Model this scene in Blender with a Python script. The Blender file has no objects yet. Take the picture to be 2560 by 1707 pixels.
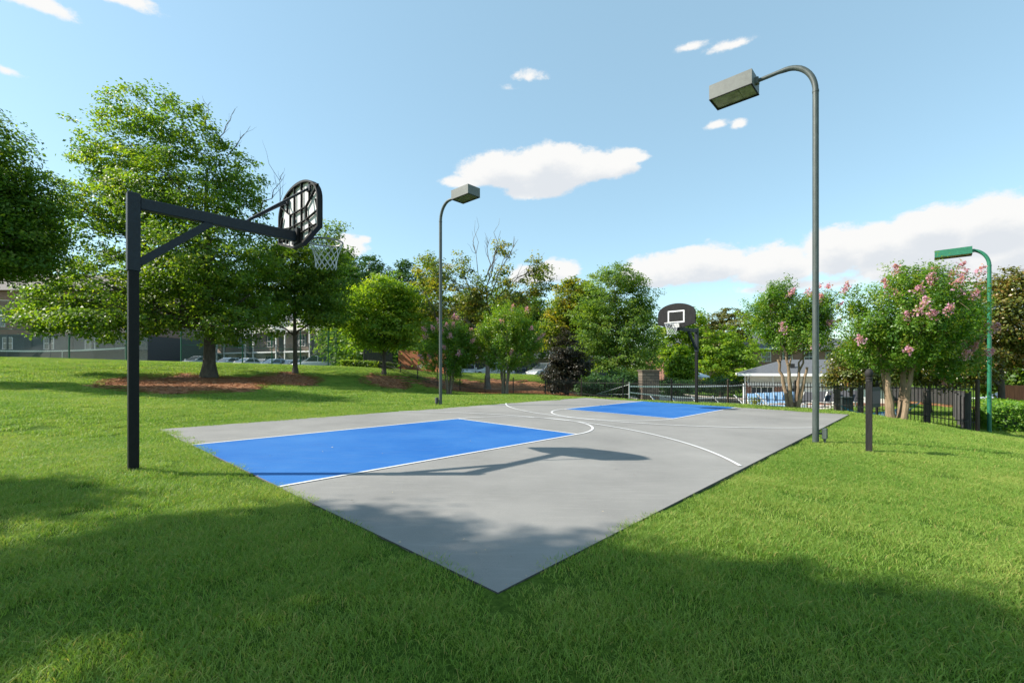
import bpy, bmesh, math, random
import numpy as np
from mathutils import Vector, Matrix

random.seed(7)
rng = np.random.default_rng(11)
R = math.radians
scene = bpy.context.scene
COL = scene.collection

# ------------------------------------------------------------------ camera
CAM_H = 1.30
cam = bpy.data.cameras.new("camera")
cam.sensor_width = 36.0
cam.lens = 16.03
cam.shift_y = 0.0273
cam.clip_start = 0.05
cam.clip_end = 3000
cam_o = bpy.data.objects.new("camera", cam)
cam_o.location = (0, 0, CAM_H)
cam_o.rotation_euler = (R(90), 0, 0)
COL.objects.link(cam_o)
scene.camera = cam_o

# ------------------------------------------------------------------ view
scene.view_settings.view_transform = 'Standard'
scene.view_settings.look = 'None'
scene.view_settings.gamma = 1.0
scene.view_settings.exposure = 1.24
scene.cycles.max_bounces = 8
scene.cycles.transparent_max_bounces = 8

# ------------------------------------------------------------------ sun + sky
SUN_EL = R(39.5)
SUN_DIR = Vector((-math.cos(SUN_EL), -0.06 * math.cos(SUN_EL), math.sin(SUN_EL))).normalized()
sun = bpy.data.lights.new("sun", 'SUN')
sun.energy = 3.7
sun.angle = R(0.55)
sun.color = (1.0, 0.93, 0.82)
sun_o = bpy.data.objects.new("sun", sun)
sun_o.rotation_euler = SUN_DIR.to_track_quat('Z', 'Y').to_euler()
sun_o.location = (-40, 0, 40)
COL.objects.link(sun_o)
SKY_STRENGTH = 0.15

FPX, CX, HY = 1047.4, 1176.0, 848.3      # focal length and horizon of the photograph, used to turn sightings into metres


def at(x, y, Y):
    """sighting (x, y) at distance Y -> point in metres"""
    return Vector(((x - CX) / FPX * Y, Y, CAM_H - (y - HY) / FPX * Y))


def build_world():
    w = bpy.data.worlds.new("World")
    scene.world = w
    w.use_nodes = True
    nt = w.node_tree
    N, L = nt.nodes, nt.links
    N.clear()
    out = N.new('ShaderNodeOutputWorld')
    bg = N.new('ShaderNodeBackground')
    bg.inputs['Strength'].default_value = SKY_STRENGTH
    L.new(bg.outputs[0], out.inputs[0])
    sky = N.new('ShaderNodeTexSky')
    sky.sky_type = 'NISHITA'
    sky.sun_disc = False
    sky.sun_elevation = SUN_EL
    sky.sun_rotation = math.atan2(SUN_DIR.x, SUN_DIR.y)
    sky.air_density = 1.0
    sky.dust_density = 0.3
    sky.ozone_density = 1.0
    tint = N.new('ShaderNodeMix')
    tint.data_type = 'RGBA'
    tint.blend_type = 'MULTIPLY'
    tint.inputs[0].default_value = 1.0
    tint.inputs[7].default_value = (0.82, 0.86, 0.76, 1)
    L.new(sky.outputs[0], tint.inputs[6])
    air = N.new('ShaderNodeMix')          # pale summer air evens out the gradient
    air.data_type = 'RGBA'
    air.inputs[0].default_value = 0.5
    air.inputs[7].default_value = (1.16, 1.86, 2.28, 1)
    L.new(tint.outputs[2], air.inputs[6])

    # cloud density group: direction -> density
    g = bpy.data.node_groups.new("cloud_density", 'ShaderNodeTree')
    g.interface.new_socket("Vector", in_out='INPUT', socket_type='NodeSocketVector')
    g.interface.new_socket("Density", in_out='OUTPUT', socket_type='NodeSocketFloat')
    GN, GL = g.nodes, g.links
    gi = GN.new('NodeGroupInput')
    go = GN.new('NodeGroupOutput')

    def m(op, a, b=None, c=None):
        n = GN.new('ShaderNodeMath')
        n.operation = op
        for i, v in enumerate((a, b, c)):
            if v is None:
                continue
            if isinstance(v, (int, float)):
                n.inputs[i].default_value = v
            else:
                GL.new(v, n.inputs[i])
        return n.outputs[0]
    sep = GN.new('ShaderNodeSeparateXYZ')
    GL.new(gi.outputs[0], sep.inputs[0])
    az = m('ARCTAN2', sep.outputs[0], sep.outputs[1])
    hyp = m('SQRT', m('ADD', m('MULTIPLY', sep.outputs[0], sep.outputs[0]), m('MULTIPLY', sep.outputs[1], sep.outputs[1])))
    el = m('ARCTAN2', sep.outputs[2], hyp)

    def noise(scale, detail, rough, off):
        mp = GN.new('ShaderNodeMapping')
        mp.inputs['Location'].default_value = off
        mp.inputs['Scale'].default_value = (1, 1, 1.7)
        GL.new(gi.outputs[0], mp.inputs[0])
        n = GN.new('ShaderNodeTexNoise')
        n.inputs['Scale'].default_value = scale
        n.inputs['Detail'].default_value = detail
        n.inputs['Roughness'].default_value = rough
        GL.new(mp.outputs[0], n.inputs['Vector'])
        return n.outputs['Fac']
    n1 = noise(8, 9, 0.6, (3.1, 1.7, 0.4))
    n2 = noise(30, 10, 0.72, (0.3, 5.7, 2.4))
    # (x, y, rx, ry, weight) sightings turned into azimuth / elevation
    CL = [(1150, 400, 110, 56, 1.15), (1255, 398, 120, 66, 1.2), (1365, 388, 105, 44, 1.1), (1440, 364, 62, 24, .95), (1060, 422, 60, 24, .8), (1225, 440, 95, 30, .9),
          (1215, 178, 45, 22, .50), (1165, 203, 35, 16, .42), (1330, 160, 20, 8, .30), (1550, 385, 16, 10, .30),
          (1640, 288, 48, 20, .75), (1695, 286, 28, 20, .7),
          (1590, 108, 55, 16, .46), (1690, 102, 75, 20, .6), (1800, 118, 35, 8, .38),
          (1510, 628, 100, 46, 1.15), (1620, 620, 130, 52, 1.2), (1760, 622, 130, 54, 1.2), (1925, 585, 90, 74, 1.3),
          (1990, 565, 110, 56, 1.2), (2090, 590, 190, 85, 1.4), (2140, 518, 110, 58, 1.3), (2265, 512, 150, 68, 1.4), (2330, 600, 200, 100, 1.4), (2440, 540, 140, 90, 1.2),
          (1800, 660, 420, 26, .62), (2200, 660, 300, 40, .8),
          (60, -2, 150, 40, .85), (230, -22, 160, 36, .8), (20, 165, 60, 22, .55),
          (800, 568, 50, 36, 1.0), (835, 552, 22, 14, .8), (1280, 625, 55, 36, 1.0), (1210, 635, 55, 28, .9),
          (-300, 300, 200, 60, .9), (-800, 500, 400, 80, 1.0), (2900, 350, 300, 90, 1.0)]
    acc = None
    for (x, y, rx, ry, wt) in CL:
        d = Vector(((x - CX) / FPX, 1.0, -(y - HY) / FPX))
        a0, e0 = math.atan2(d.x, d.y), math.atan2(d.z, math.hypot(d.x, d.y))
        d2 = Vector(((x + rx - CX) / FPX, 1.0, 0))
        ra = max(abs(math.atan2(d2.x, d2.y) - a0), 0.004)
        e2 = math.atan2(-(y - ry - HY) / FPX, math.hypot(d.x, d.y))
        re = max(abs(e2 - e0), 0.003)
        da = m('MULTIPLY', m('SUBTRACT', az, a0), 1 / ra)
        de = m('MULTIPLY', m('SUBTRACT', el, e0), 1 / re)
        de = m('MAXIMUM', de, m('MULTIPLY', de, -1.45))        # flatter underside
        r = m('SQRT', m('ADD', m('MULTIPLY', da, da), m('MULTIPLY', de, de)))
        k = m('MULTIPLY', m('SUBTRACT', 1.0, r), wt)
        k = m('ADD', k, (wt - 1.0) * 0.42)
        acc = k if acc is None else m('SMOOTH_MAX', acc, k, 0.25)
    dens = m('ADD', acc, m('MULTIPLY', m('SUBTRACT', n1, 0.5), 1.7))
    dens = m('ADD', dens, m('MULTIPLY', m('SUBTRACT', n2, 0.5), 0.85))
    GL.new(dens, go.inputs[0])

    tc = N.new('ShaderNodeTexCoord')
    nrm = N.new('ShaderNodeVectorMath')
    nrm.operation = 'NORMALIZE'
    L.new(tc.outputs['Generated'], nrm.inputs[0])

    def dens_at(off):
        a = N.new('ShaderNodeVectorMath')
        a.operation = 'ADD'
        a.inputs[1].default_value = off
        L.new(nrm.outputs[0], a.inputs[0])
        q = N.new('ShaderNodeGroup')
        q.node_tree = g
        L.new(a.outputs[0], q.inputs[0])
        return q.outputs[0]
    d0 = dens_at((0, 0, 0))
    d1 = dens_at((-0.012, 0, 0.030))

    def mr(v, a, b, c, d):
        n = N.new('ShaderNodeMapRange')
        n.interpolation_type = 'SMOOTHSTEP'
        n.inputs[1].default_value = a
        n.inputs[2].default_value = b
        n.inputs[3].default_value = c
        n.inputs[4].default_value = d
        L.new(v, n.inputs[0])
        return n.outputs[0]
    alpha = mr(d0, -0.02, 0.36, 0, 1)
    shade = mr(d1, 0.15, 0.95, 0, 1)
    cc = N.new('ShaderNodeMix')
    cc.data_type = 'RGBA'
    s = 1 / SKY_STRENGTH
    cc.inputs[6].default_value = (0.41 * s, 0.41 * s, 0.405 * s, 1)
    cc.inputs[7].default_value = (0.325 * s, 0.342 * s, 0.362 * s, 1)
    L.new(shade, cc.inputs[0])
    mx = N.new('ShaderNodeMix')
    mx.data_type = 'RGBA'
    L.new(alpha, mx.inputs[0])
    L.new(air.outputs[2], mx.inputs[6])
    L.new(cc.outputs[2], mx.inputs[7])
    L.new(mx.outputs[2], bg.inputs['Color'])


build_world()

# ------------------------------------------------------------------ materials


def mat(name, color, rough=0.6, metal=0.0, noise=0.0, nscale=8.0, bump=0.0, bscale=40.0, spec=0.5, stretch=(1, 1, 1), color2=None, coords='Object'):
    m = bpy.data.materials.new(name)
    m.use_nodes = True
    nt = m.node_tree
    N, L = nt.nodes, nt.links
    b = N['Principled BSDF']
    b.inputs['Roughness'].default_value = rough
    b.inputs['Metallic'].default_value = metal
    b.inputs['Specular IOR Level'].default_value = spec
    c = (*color, 1)
    b.inputs['Base Color'].default_value = c
    tc = N.new('ShaderNodeTexCoord')
    mp = N.new('ShaderNodeMapping')
    mp.inputs['Scale'].default_value = stretch
    L.new(tc.outputs[coords], mp.inputs[0])
    if noise > 0 or color2:
        n = N.new('ShaderNodeTexNoise')
        n.inputs['Scale'].default_value = nscale
        n.inputs['Detail'].default_value = 6
        n.inputs['Roughness'].default_value = 0.65
        L.new(mp.outputs[0], n.inputs['Vector'])
        r = N.new('ShaderNodeMapRange')
        r.inputs[1].default_value = 0.3
        r.inputs[2].default_value = 0.7
        L.new(n.outputs['Fac'], r.inputs[0])
        x = N.new('ShaderNodeMix')
        x.data_type = 'RGBA'
        c2 = color2 if color2 else tuple(v * (1 + noise) for v in color)
        c1 = color if color2 else tuple(v * (1 - noise) for v in color)
        x.inputs[6].default_value = (*c1, 1)
        x.inputs[7].default_value = (*c2, 1)
        L.new(r.outputs[0], x.inputs[0])
        L.new(x.outputs[2], b.inputs['Base Color'])
    if bump > 0:
        n2 = N.new('ShaderNodeTexNoise')
        n2.inputs['Scale'].default_value = bscale
        n2.inputs['Detail'].default_value = 5
        L.new(mp.outputs[0], n2.inputs['Vector'])
        bp = N.new('ShaderNodeBump')
        bp.inputs['Strength'].default_value = bump
        bp.inputs['Distance'].default_value = 0.02
        L.new(n2.outputs['Fac'], bp.inputs['Height'])
        L.new(bp.outputs[0], b.inputs['Normal'])
    return m


def leaf_mat(name, c_dark, c_mid, c_light, trans=0.5, gloss=0.36, rough=0.45):
    """leaf colour picked leaf by leaf from a mesh attribute; part of the light passes through"""
    m = bpy.data.materials.new(name)
    m.use_nodes = True
    nt = m.node_tree
    N, L = nt.nodes, nt.links
    b = N['Principled BSDF']
    out = N['Material Output']
    a = N.new('ShaderNodeAttribute')
    a.attribute_name = 'tint'
    cr = N.new('ShaderNodeValToRGB')
    e = cr.color_ramp.elements
    e[0].position, e[0].color = 0.0, (*c_dark, 1)
    e[1].position, e[1].color = 1.0, (*c_light, 1)
    k = e.new(0.5)
    k.color = (*c_mid, 1)
    L.new(a.outputs['Fac'], cr.inputs[0])
    L.new(cr.outputs[0], b.inputs['Base Color'])
    b.inputs['Roughness'].default_value = rough
    b.inputs['Specular IOR Level'].default_value = gloss
    t = N.new('ShaderNodeBsdfTranslucent')
    hs = N.new('ShaderNodeMix')
    hs.data_type = 'RGBA'
    hs.blend_type = 'MULTIPLY'
    hs.inputs[0].default_value = 1
    hs.inputs[7].default_value = (2.1, 1.9, 0.6, 1)
    L.new(cr.outputs[0], hs.inputs[6])
    L.new(hs.outputs[2], t.inputs['Color'])
    mx = N.new('ShaderNodeMixShader')
    mx.inputs[0].default_value = trans
    L.new(b.outputs[0], mx.inputs[1])
    L.new(t.outputs[0], mx.inputs[2])
    L.new(mx.outputs[0], out.inputs[0])
    return m


def brick_mat(name, c1, c2, mortar, scale=1.0, rot=None):
    m = bpy.data.materials.new(name)
    m.use_nodes = True
    nt = m.node_tree
    N, L = nt.nodes, nt.links
    b = N['Principled BSDF']
    b.inputs['Roughness'].default_value = 0.85
    tc = N.new('ShaderNodeTexCoord')
    mp = N.new('ShaderNodeMapping')
    mp.inputs['Rotation'].default_value = rot if rot else (R(90), 0, 0)
    L.new(tc.outputs['Object'], mp.inputs[0])
    br = N.new('ShaderNodeTexBrick')
    br.inputs['Color1'].default_value = (*c1, 1)
    br.inputs['Color2'].default_value = (*c2, 1)
    br.inputs['Mortar'].default_value = (*mortar, 1)
    br.inputs['Scale'].default_value = scale
    br.inputs['Brick Width'].default_value = 0.22
    br.inputs['Row Height'].default_value = 0.075
    br.inputs['Mortar Size'].default_value = 0.009
    L.new(mp.outputs[0], br.inputs['Vector'])
    L.new(br.outputs['Color'], b.inputs['Base Color'])
    return m


M = {}
M['black_steel'] = mat('black_steel', (0.0045, 0.005, 0.006), 0.55, 0.0, 0.45, 30, 0.15, 120, spec=.25)
M['blue_black_steel'] = mat('blue_black_steel', (0.010, 0.015, 0.024), 0.5, 0.0, 0.35, 25, 0.15, 90, spec=.35)
M['lamp_paint'] = mat('lamp_paint', (0.060, 0.075, 0.070), 0.5, 0.0, 0.3, 18, 0.12, 80, stretch=(1, 1, .25))
M['lamp_head_paint'] = mat('lamp_head_paint', (0.105, 0.115, 0.105), 0.5, 0.0, 0.15, 10)
M['green_paint'] = mat('green_paint', (0.02, 0.155, 0.085), 0.42, 0.0, 0.2, 12)
M['green_fence_paint'] = mat('green_fence_paint', (0.02, 0.125, 0.075), 0.5)
M['chain_wire'] = mat('chain_wire', (0.10, 0.17, 0.145), 0.5)
M['iron'] = mat('iron', (0.012, 0.011, 0.011), 0.55, 0, 0.3, 10)
M['rust_iron'] = mat('rust_iron', (0.035, 0.022, 0.016), 0.7, 0, 0.5, 6)
M['board_black'] = mat('board_black', (0.010, 0.0095, 0.010), 0.6, 0.0, 0.5, 14, spec=.25, stretch=(1, 1, .4))
M['board_grey'] = mat('board_grey', (0.62, 0.61, 0.61), 0.6, 0.0, 0.12, 10)
M['white_paint'] = mat('white_paint', (0.78, 0.78, 0.76), 0.5, 0, 0.05, 9)
M['net_string'] = mat('net_string', (0.6, 0.6, 0.6), 0.8)
M['rim_metal'] = mat('rim_metal', (0.22, 0.21, 0.20), 0.45, 0.4, 0.4, 20)
M['rim_white'] = mat('rim_white', (0.6, 0.57, 0.53), 0.5, 0.0, 0.2, 20)
M['glass_lens'] = mat('glass_lens', (0.16, 0.17, 0.10), 0.12, 0.0, 0.6, 6, spec=0.8)
M['reflector'] = mat('reflector', (0.35, 0.36, 0.30), 0.25, 0.7)
M['bark_oak'] = mat('bark_oak', (0.075, 0.060, 0.045), 0.9, 0, 0.5, 7, 0.9, 22, stretch=(1, 1, .3))
M['bark_grey'] = mat('bark_grey', (0.15, 0.135, 0.115), 0.9, 0, 0.4, 7, 0.7, 22, stretch=(1, 1, .3))
M['bark_crape'] = mat('bark_crape', (0.15, 0.10, 0.06), 0.75, 0, 0.4, 6, 0.7, 16, stretch=(1, 1, .35), color2=(0.29, 0.21, 0.135))
M['bark_crape_dark'] = mat('bark_crape_dark', (0.13, 0.10, 0.07), 0.8, 0, 0.4, 6, 0.5, 16, stretch=(1, 1, .35), color2=(0.23, 0.18, 0.13))
M['wood_post'] = mat('wood_post', (0.012, 0.010, 0.009), 0.75, 0, 0.5, 9, 0.4, 40, stretch=(1, 1, .15))
M['weathered_wood'] = mat('weathered_wood', (0.11, 0.09, 0.075), 0.85, 0, 0.4, 9, 0.3, 30, stretch=(1, 1, .12))
M['red_wood'] = mat('red_wood', (0.36, 0.125, 0.055), 0.8, 0, 0.28, 7, 0.3, 30, stretch=(3, 3, .25))
M['grey_wood'] = mat('grey_wood', (0.062, 0.06, 0.06), 0.85, 0, 0.4, 7, 0.3, 30, stretch=(3, 3, .25))
M['roof_shingle'] = mat('roof_shingle', (0.10, 0.105, 0.115), 0.85, 0, 0.3, 12, 0.4, 40)
M['roof_brown'] = mat('roof_brown', (0.14, 0.12, 0.11), 0.85, 0, 0.3, 12, 0.4, 40)
M['trim_white'] = mat('trim_white', (0.74, 0.73, 0.70), 0.5)
M['siding_grey'] = mat('siding_grey', (0.062, 0.066, 0.068), 0.7)
M['siding_cream'] = mat('siding_cream', (0.66, 0.61, 0.53), 0.7)
M['stucco_tan'] = mat('stucco_tan', (0.42, 0.36, 0.27), 0.8)
M['dark_shutter'] = mat('dark_shutter', (0.03, 0.032, 0.035), 0.6)
M['window_glass'] = mat('window_glass', (0.035, 0.045, 0.055), 0.06, 0, spec=0.8)
M['brick_red'] = brick_mat('brick_red', (0.20, 0.075, 0.045), (0.28, 0.115, 0.07), (0.28, 0.24, 0.20))
M['brick_brown'] = brick_mat('brick_brown', (0.16, 0.10, 0.075), (0.24, 0.155, 0.115), (0.28, 0.25, 0.22))
M['stone'] = brick_mat('stone', (0.115, 0.09, 0.07), (0.18, 0.145, 0.11), (0.06, 0.05, 0.04), 0.45)
M['asphalt'] = mat('asphalt', (0.055, 0.055, 0.056), 0.9, 0, 0.25, 3, 0.2, 60)
M['deck_concrete'] = mat('deck_concrete', (0.46, 0.41, 0.36), 0.85, 0, 0.12, 2)
M['pool_water'] = mat('pool_water', (0.10, 0.42, 0.55), 0.06, 0, 0, 1, 0.15, 6, spec=0.6)
M['lounge_blue'] = mat('lounge_blue', (0.06, 0.19, 0.33), 0.7, 0, 0.15, 4)
M['lounge_pale'] = mat('lounge_pale', (0.17, 0.30, 0.46), 0.7, 0, 0.15, 4)
M['lounge_dark'] = mat('lounge_dark', (0.03, 0.032, 0.04), 0.7)
M['hammock_teal'] = mat('hammock_teal', (0.03, 0.28, 0.38), 0.7)
M['hammock_white'] = mat('hammock_white', (0.62, 0.68, 0.72), 0.8)
M['bin_dark'] = mat('bin_dark', (0.03, 0.04, 0.04), 0.6)
M['pot'] = mat('pot', (0.03, 0.03, 0.03), 0.6)
M['tyre'] = mat('tyre', (0.02, 0.02, 0.02), 0.8)
M['alloy'] = mat('alloy', (0.5, 0.5, 0.52), 0.3, 0.8)
M['lamp_glass'] = mat('lamp_glass', (0.7, 0.7, 0.68), 0.1)
M['tail_red'] = mat('tail_red', (0.35, 0.01, 0.01), 0.2)
M['hedge_core'] = mat('hedge_core', (0.03, 0.05, 0.015), 0.9, 0, 0.5, 20, 0.8, 40)
M['sign_face'] = mat('sign_face', (0.022, 0.021, 0.026), 0.7, 0, 0.1, 5)
M['purple_band'] = mat('purple_band', (0.085, 0.062, 0.078), 0.7)
for nm, c in dict(white=(0.72, 0.73, 0.74), silver=(0.42, 0.45, 0.48), grey=(0.13, 0.14, 0.155), pale_blue=(0.40, 0.50, 0.60), dark=(0.025, 0.027, 0.032), red=(0.32, 0.012, 0.02)).items():
    M['car_' + nm] = mat('car_' + nm, c, 0.22, 0.0 if nm in ('white', 'red', 'dark') else 0.35, spec=0.6)

LEAF = {
    'oak': leaf_mat('leaf_oak', (0.045, 0.108, 0.016), (0.112, 0.212, 0.024), (0.25, 0.305, 0.038)),
    'maple': leaf_mat('leaf_maple', (0.036, 0.098, 0.016), (0.09, 0.18, 0.024), (0.2, 0.265, 0.034)),
    'bright': leaf_mat('leaf_bright', (0.078, 0.172, 0.018), (0.176, 0.296, 0.027), (0.312, 0.368, 0.038)),
    'yellow': leaf_mat('leaf_yellow', (0.08, 0.145, 0.018), (0.165, 0.22, 0.026), (0.33, 0.25, 0.036)),
    'sparse': leaf_mat('leaf_sparse', (0.07, 0.13, 0.022), (0.14, 0.19, 0.03), (0.26, 0.225, 0.045)),
    'pine': leaf_mat('leaf_pine', (0.023, 0.072, 0.021), (0.049, 0.118, 0.030), (0.098, 0.172, 0.039), 0.25),
    'elm': leaf_mat('leaf_elm', (0.058, 0.134, 0.024), (0.127, 0.216, 0.039), (0.234, 0.296, 0.060)),
    'dark': leaf_mat('leaf_dark', (0.014, 0.018, 0.01), (0.024, 0.026, 0.014), (0.052, 0.034, 0.022), 0.2),
    'crape': leaf_mat('leaf_crape', (0.048, 0.135, 0.014), (0.118, 0.235, 0.022), (0.26, 0.31, 0.042), 0.45, 0.5, 0.4),
    'magnolia': leaf_mat('leaf_magnolia', (0.056, 0.086, 0.015), (0.131, 0.154, 0.021), (0.319, 0.162, 0.045), 0.2, 0.6, 0.35),
    'olive': leaf_mat('leaf_olive', (0.078, 0.100, 0.024), (0.137, 0.144, 0.036), (0.215, 0.198, 0.053), 0.3),
    'hedge': leaf_mat('leaf_hedge', (0.049, 0.134, 0.015), (0.117, 0.252, 0.024), (0.254, 0.360, 0.036), 0.4),
    'blossom': leaf_mat('petal_pink', (0.42, 0.19, 0.33), (0.55, 0.3, 0.45), (0.66, 0.45, 0.57), 0.35, 0.2, 0.6),
    'grass': None,
}

# ------------------------------------------------------------------ object helpers


def tag(o, label=None, cat=None, group=None, kind=None):
    if label:
        o['label'] = label
    if cat:
        o['category'] = cat
    if group:
        o['group'] = group
    if kind:
        o['kind'] = kind
    return o


def empty(name, loc, rotz=0.0):
    o = bpy.data.objects.new(name, None)
    o.empty_display_size = 0.2
    o.location = loc
    o.rotation_euler = (0, 0, rotz)
    COL.objects.link(o)
    return o


def thing(name, loc, label, cat, group=None, rotz=0.0):
    return tag(empty(name, loc, rotz), label, cat, group)


def link_mesh(name, me, material, parent=None):
    if material is not None:
        me.materials.append(material)
    o = bpy.data.objects.new(name, me)
    COL.objects.link(o)
    if parent is not None:
        o.parent = parent
    return o


def copy_tree(o, parent=None):
    c = o.copy()
    COL.objects.link(c)
    if parent is not None:
        c.parent = parent
    for ch in list(o.children):
        copy_tree(ch, c)
    return c


class MB:
    """collects boxes, tubes and lofts, then links them as one mesh"""

    def __init__(s):
        s.v, s.f = [], []

    def add(s, vs, fs):
        n = len(s.v)
        s.v += [tuple(v) for v in vs]
        s.f += [tuple(i + n for i in f) for f in fs]
        return s

    def box(s, x0, x1, y0, y1, z0, z1, mtx=None, bevel=0.0):
        if bevel > 0:
            b = bevel
            ring = []
            for z, k in ((z0, b), (z0 + b, 0), (z1 - b, 0), (z1, b)):
                xa, xb, ya, yb = x0 + k, x1 - k, y0 + k, y1 - k
                cb = b * 0.7
                ring.append([(xa + cb, ya, z), (xb - cb, ya, z), (xb, ya + cb, z), (xb, yb - cb, z), (xb - cb, yb, z), (xa + cb, yb, z), (xa, yb - cb, z), (xa, ya + cb, z)])
            vs = [p for r in ring for p in r]
            fs = []
            for i in range(3):
                for j in range(8):
                    a, c = i * 8 + j, i * 8 + (j + 1) % 8
                    fs.append((a, c, c + 8, a + 8))
            fs.append(tuple(range(7, -1, -1)))
            fs.append(tuple(range(24, 32)))
        else:
            vs = [(x0, y0, z0), (x1, y0, z0), (x1, y1, z0), (x0, y1, z0), (x0, y0, z1), (x1, y0, z1), (x1, y1, z1), (x0, y1, z1)]
            fs = [(3, 2, 1, 0), (4, 5, 6, 7), (0, 1, 5, 4), (1, 2, 6, 5), (2, 3, 7, 6), (3, 0, 4, 7)]
        if mtx is not None:
            vs = [mtx @ Vector(v) for v in vs]
        return s.add(vs, fs)

    def bar(s, a, b, w, h=None, up=(0, 0, 1)):
        """square bar from a to b"""
        a, b = Vector(a), Vector(b)
        h = h or w
        d = (b - a)
        L = d.length
        d.normalize()
        u = Vector(up)
        if abs(d.dot(u)) > 0.98:
            u = Vector((0, 1, 0))
        x = d.cross(u).normalized()
        z = x.cross(d)
        vs = []
        for t in (a, b):
            for (i, j) in ((-1, -1), (1, -1), (1, 1), (-1, 1)):
                vs.append(t + x * (i * w / 2) + z * (j * h / 2))
        return s.add(vs, [(3, 2, 1, 0), (4, 5, 6, 7), (0, 1, 5, 4), (1, 2, 6, 5), (2, 3, 7, 6), (3, 0, 4, 7)])

    def tube(s, pts, rad, n=8, cap=True, close=False):
        pts = [Vector(p) for p in pts]
        if isinstance(rad, (int, float)):
            rad = [rad] * len(pts)
        vs, fs = [], []
        ref = None
        m_ = len(pts)
        for i, p in enumerate(pts):
            if close:
                d = pts[(i + 1) % m_] - pts[i - 1]
            else:
                d = pts[min(i + 1, m_ - 1)] - pts[max(i - 1, 0)]
            if d.length < 1e-9:
                d = Vector((0, 0, 1))
            d.normalize()
            if ref is None:
                ref = Vector((1, 0, 0)) if abs(d.x) < 0.8 else Vector((0, 1, 0))
            x = (ref - d * ref.dot(d))
            if x.length < 1e-6:
                x = d.orthogonal()
            x.normalize()
            ref = x
            y = d.cross(x)
            for k in range(n):
                t = 2 * math.pi * k / n
                vs.append(p + (x * math.cos(t) + y * math.sin(t)) * rad[i])
        for i in range(m_ if close else m_ - 1):
            i2 = (i + 1) % m_
            for k in range(n):
                k2 = (k + 1) % n
                fs.append((i * n + k, i * n + k2, i2 * n + k2, i2 * n + k))
        if cap and not close:
            fs.append(tuple(range(n - 1, -1, -1)))
            fs.append(tuple((m_ - 1) * n + k for k in range(n)))
        return s.add(vs, fs)

    def lathe(s, prof, n=16, c=(0, 0, 0)):
        vs, fs = [], []
        for (r, z) in prof:
            for k in range(n):
                t = 2 * math.pi * k / n
                vs.append((c[0] + r * math.cos(t), c[1] + r * math.sin(t), c[2] + z))
        for i in range(len(prof) - 1):
            for k in range(n):
                k2 = (k + 1) % n
                fs.append((i * n + k, i * n + k2, (i + 1) * n + k2, (i + 1) * n + k))
        fs.append(tuple(range(n - 1, -1, -1)))
        fs.append(tuple((len(prof) - 1) * n + k for k in range(n)))
        return s.add(vs, fs)

    def prism(s, poly, t0, t1, plane='xz'):
        """polygon in a plane, thickened along the third axis from t0 to t1"""
        n = len(poly)

        def P(p, t):
            if plane == 'xz':
                return (p[0], t, p[1])
            if plane == 'yz':
                return (t, p[0], p[1])
            return (p[0], p[1], t)
        vs = [P(p, t0) for p in poly] + [P(p, t1) for p in poly]
        fs = [tuple(range(n)), tuple(range(2 * n - 1, n - 1, -1))]
        for i in range(n):
            j = (i + 1) % n
            fs.append((i, i + n, j + n, j))
        return s.add(vs, fs)

    def build(s, name, material, parent=None, smooth=False, mtx=None, fixn=True):
        me = bpy.data.meshes.new(name)
        vs = s.v if mtx is None else [tuple(mtx @ Vector(v)) for v in s.v]
        me.from_pydata(vs, [], s.f)
        me.update()
        if fixn:
            bm = bmesh.new()
            bm.from_mesh(me)
            bmesh.ops.recalc_face_normals(bm, faces=bm.faces)
            bm.to_mesh(me)
            bm.free()
        if smooth:
            me.polygons.foreach_set('use_smooth', [True] * len(me.polygons))
            try:
                me.set_sharp_from_angle(angle=R(40))
            except Exception:
                pass
        return link_mesh(name, me, material, parent)


# ------------------------------------------------------------------ court frame and terrain
YAW = 0.7454
O = np.array([-0.082, 2.6616])
DV = np.array([math.sin(YAW), math.cos(YAW)])        # along the court
DU = np.array([-math.cos(YAW), math.sin(YAW)])       # across the court, to the left
W_, L_ = 9.444, 15.137
PU, PV = 0.0120, -0.0039


def uv2xy(u, v):
    return O + u * DU + v * DV


def plane_z(u, v):
    return PU * u + PV * v


def court_pt(u, v, dz=0.0):
    p = uv2xy(u, v)
    return Vector((p[0], p[1], plane_z(u, v) + dz))


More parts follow.
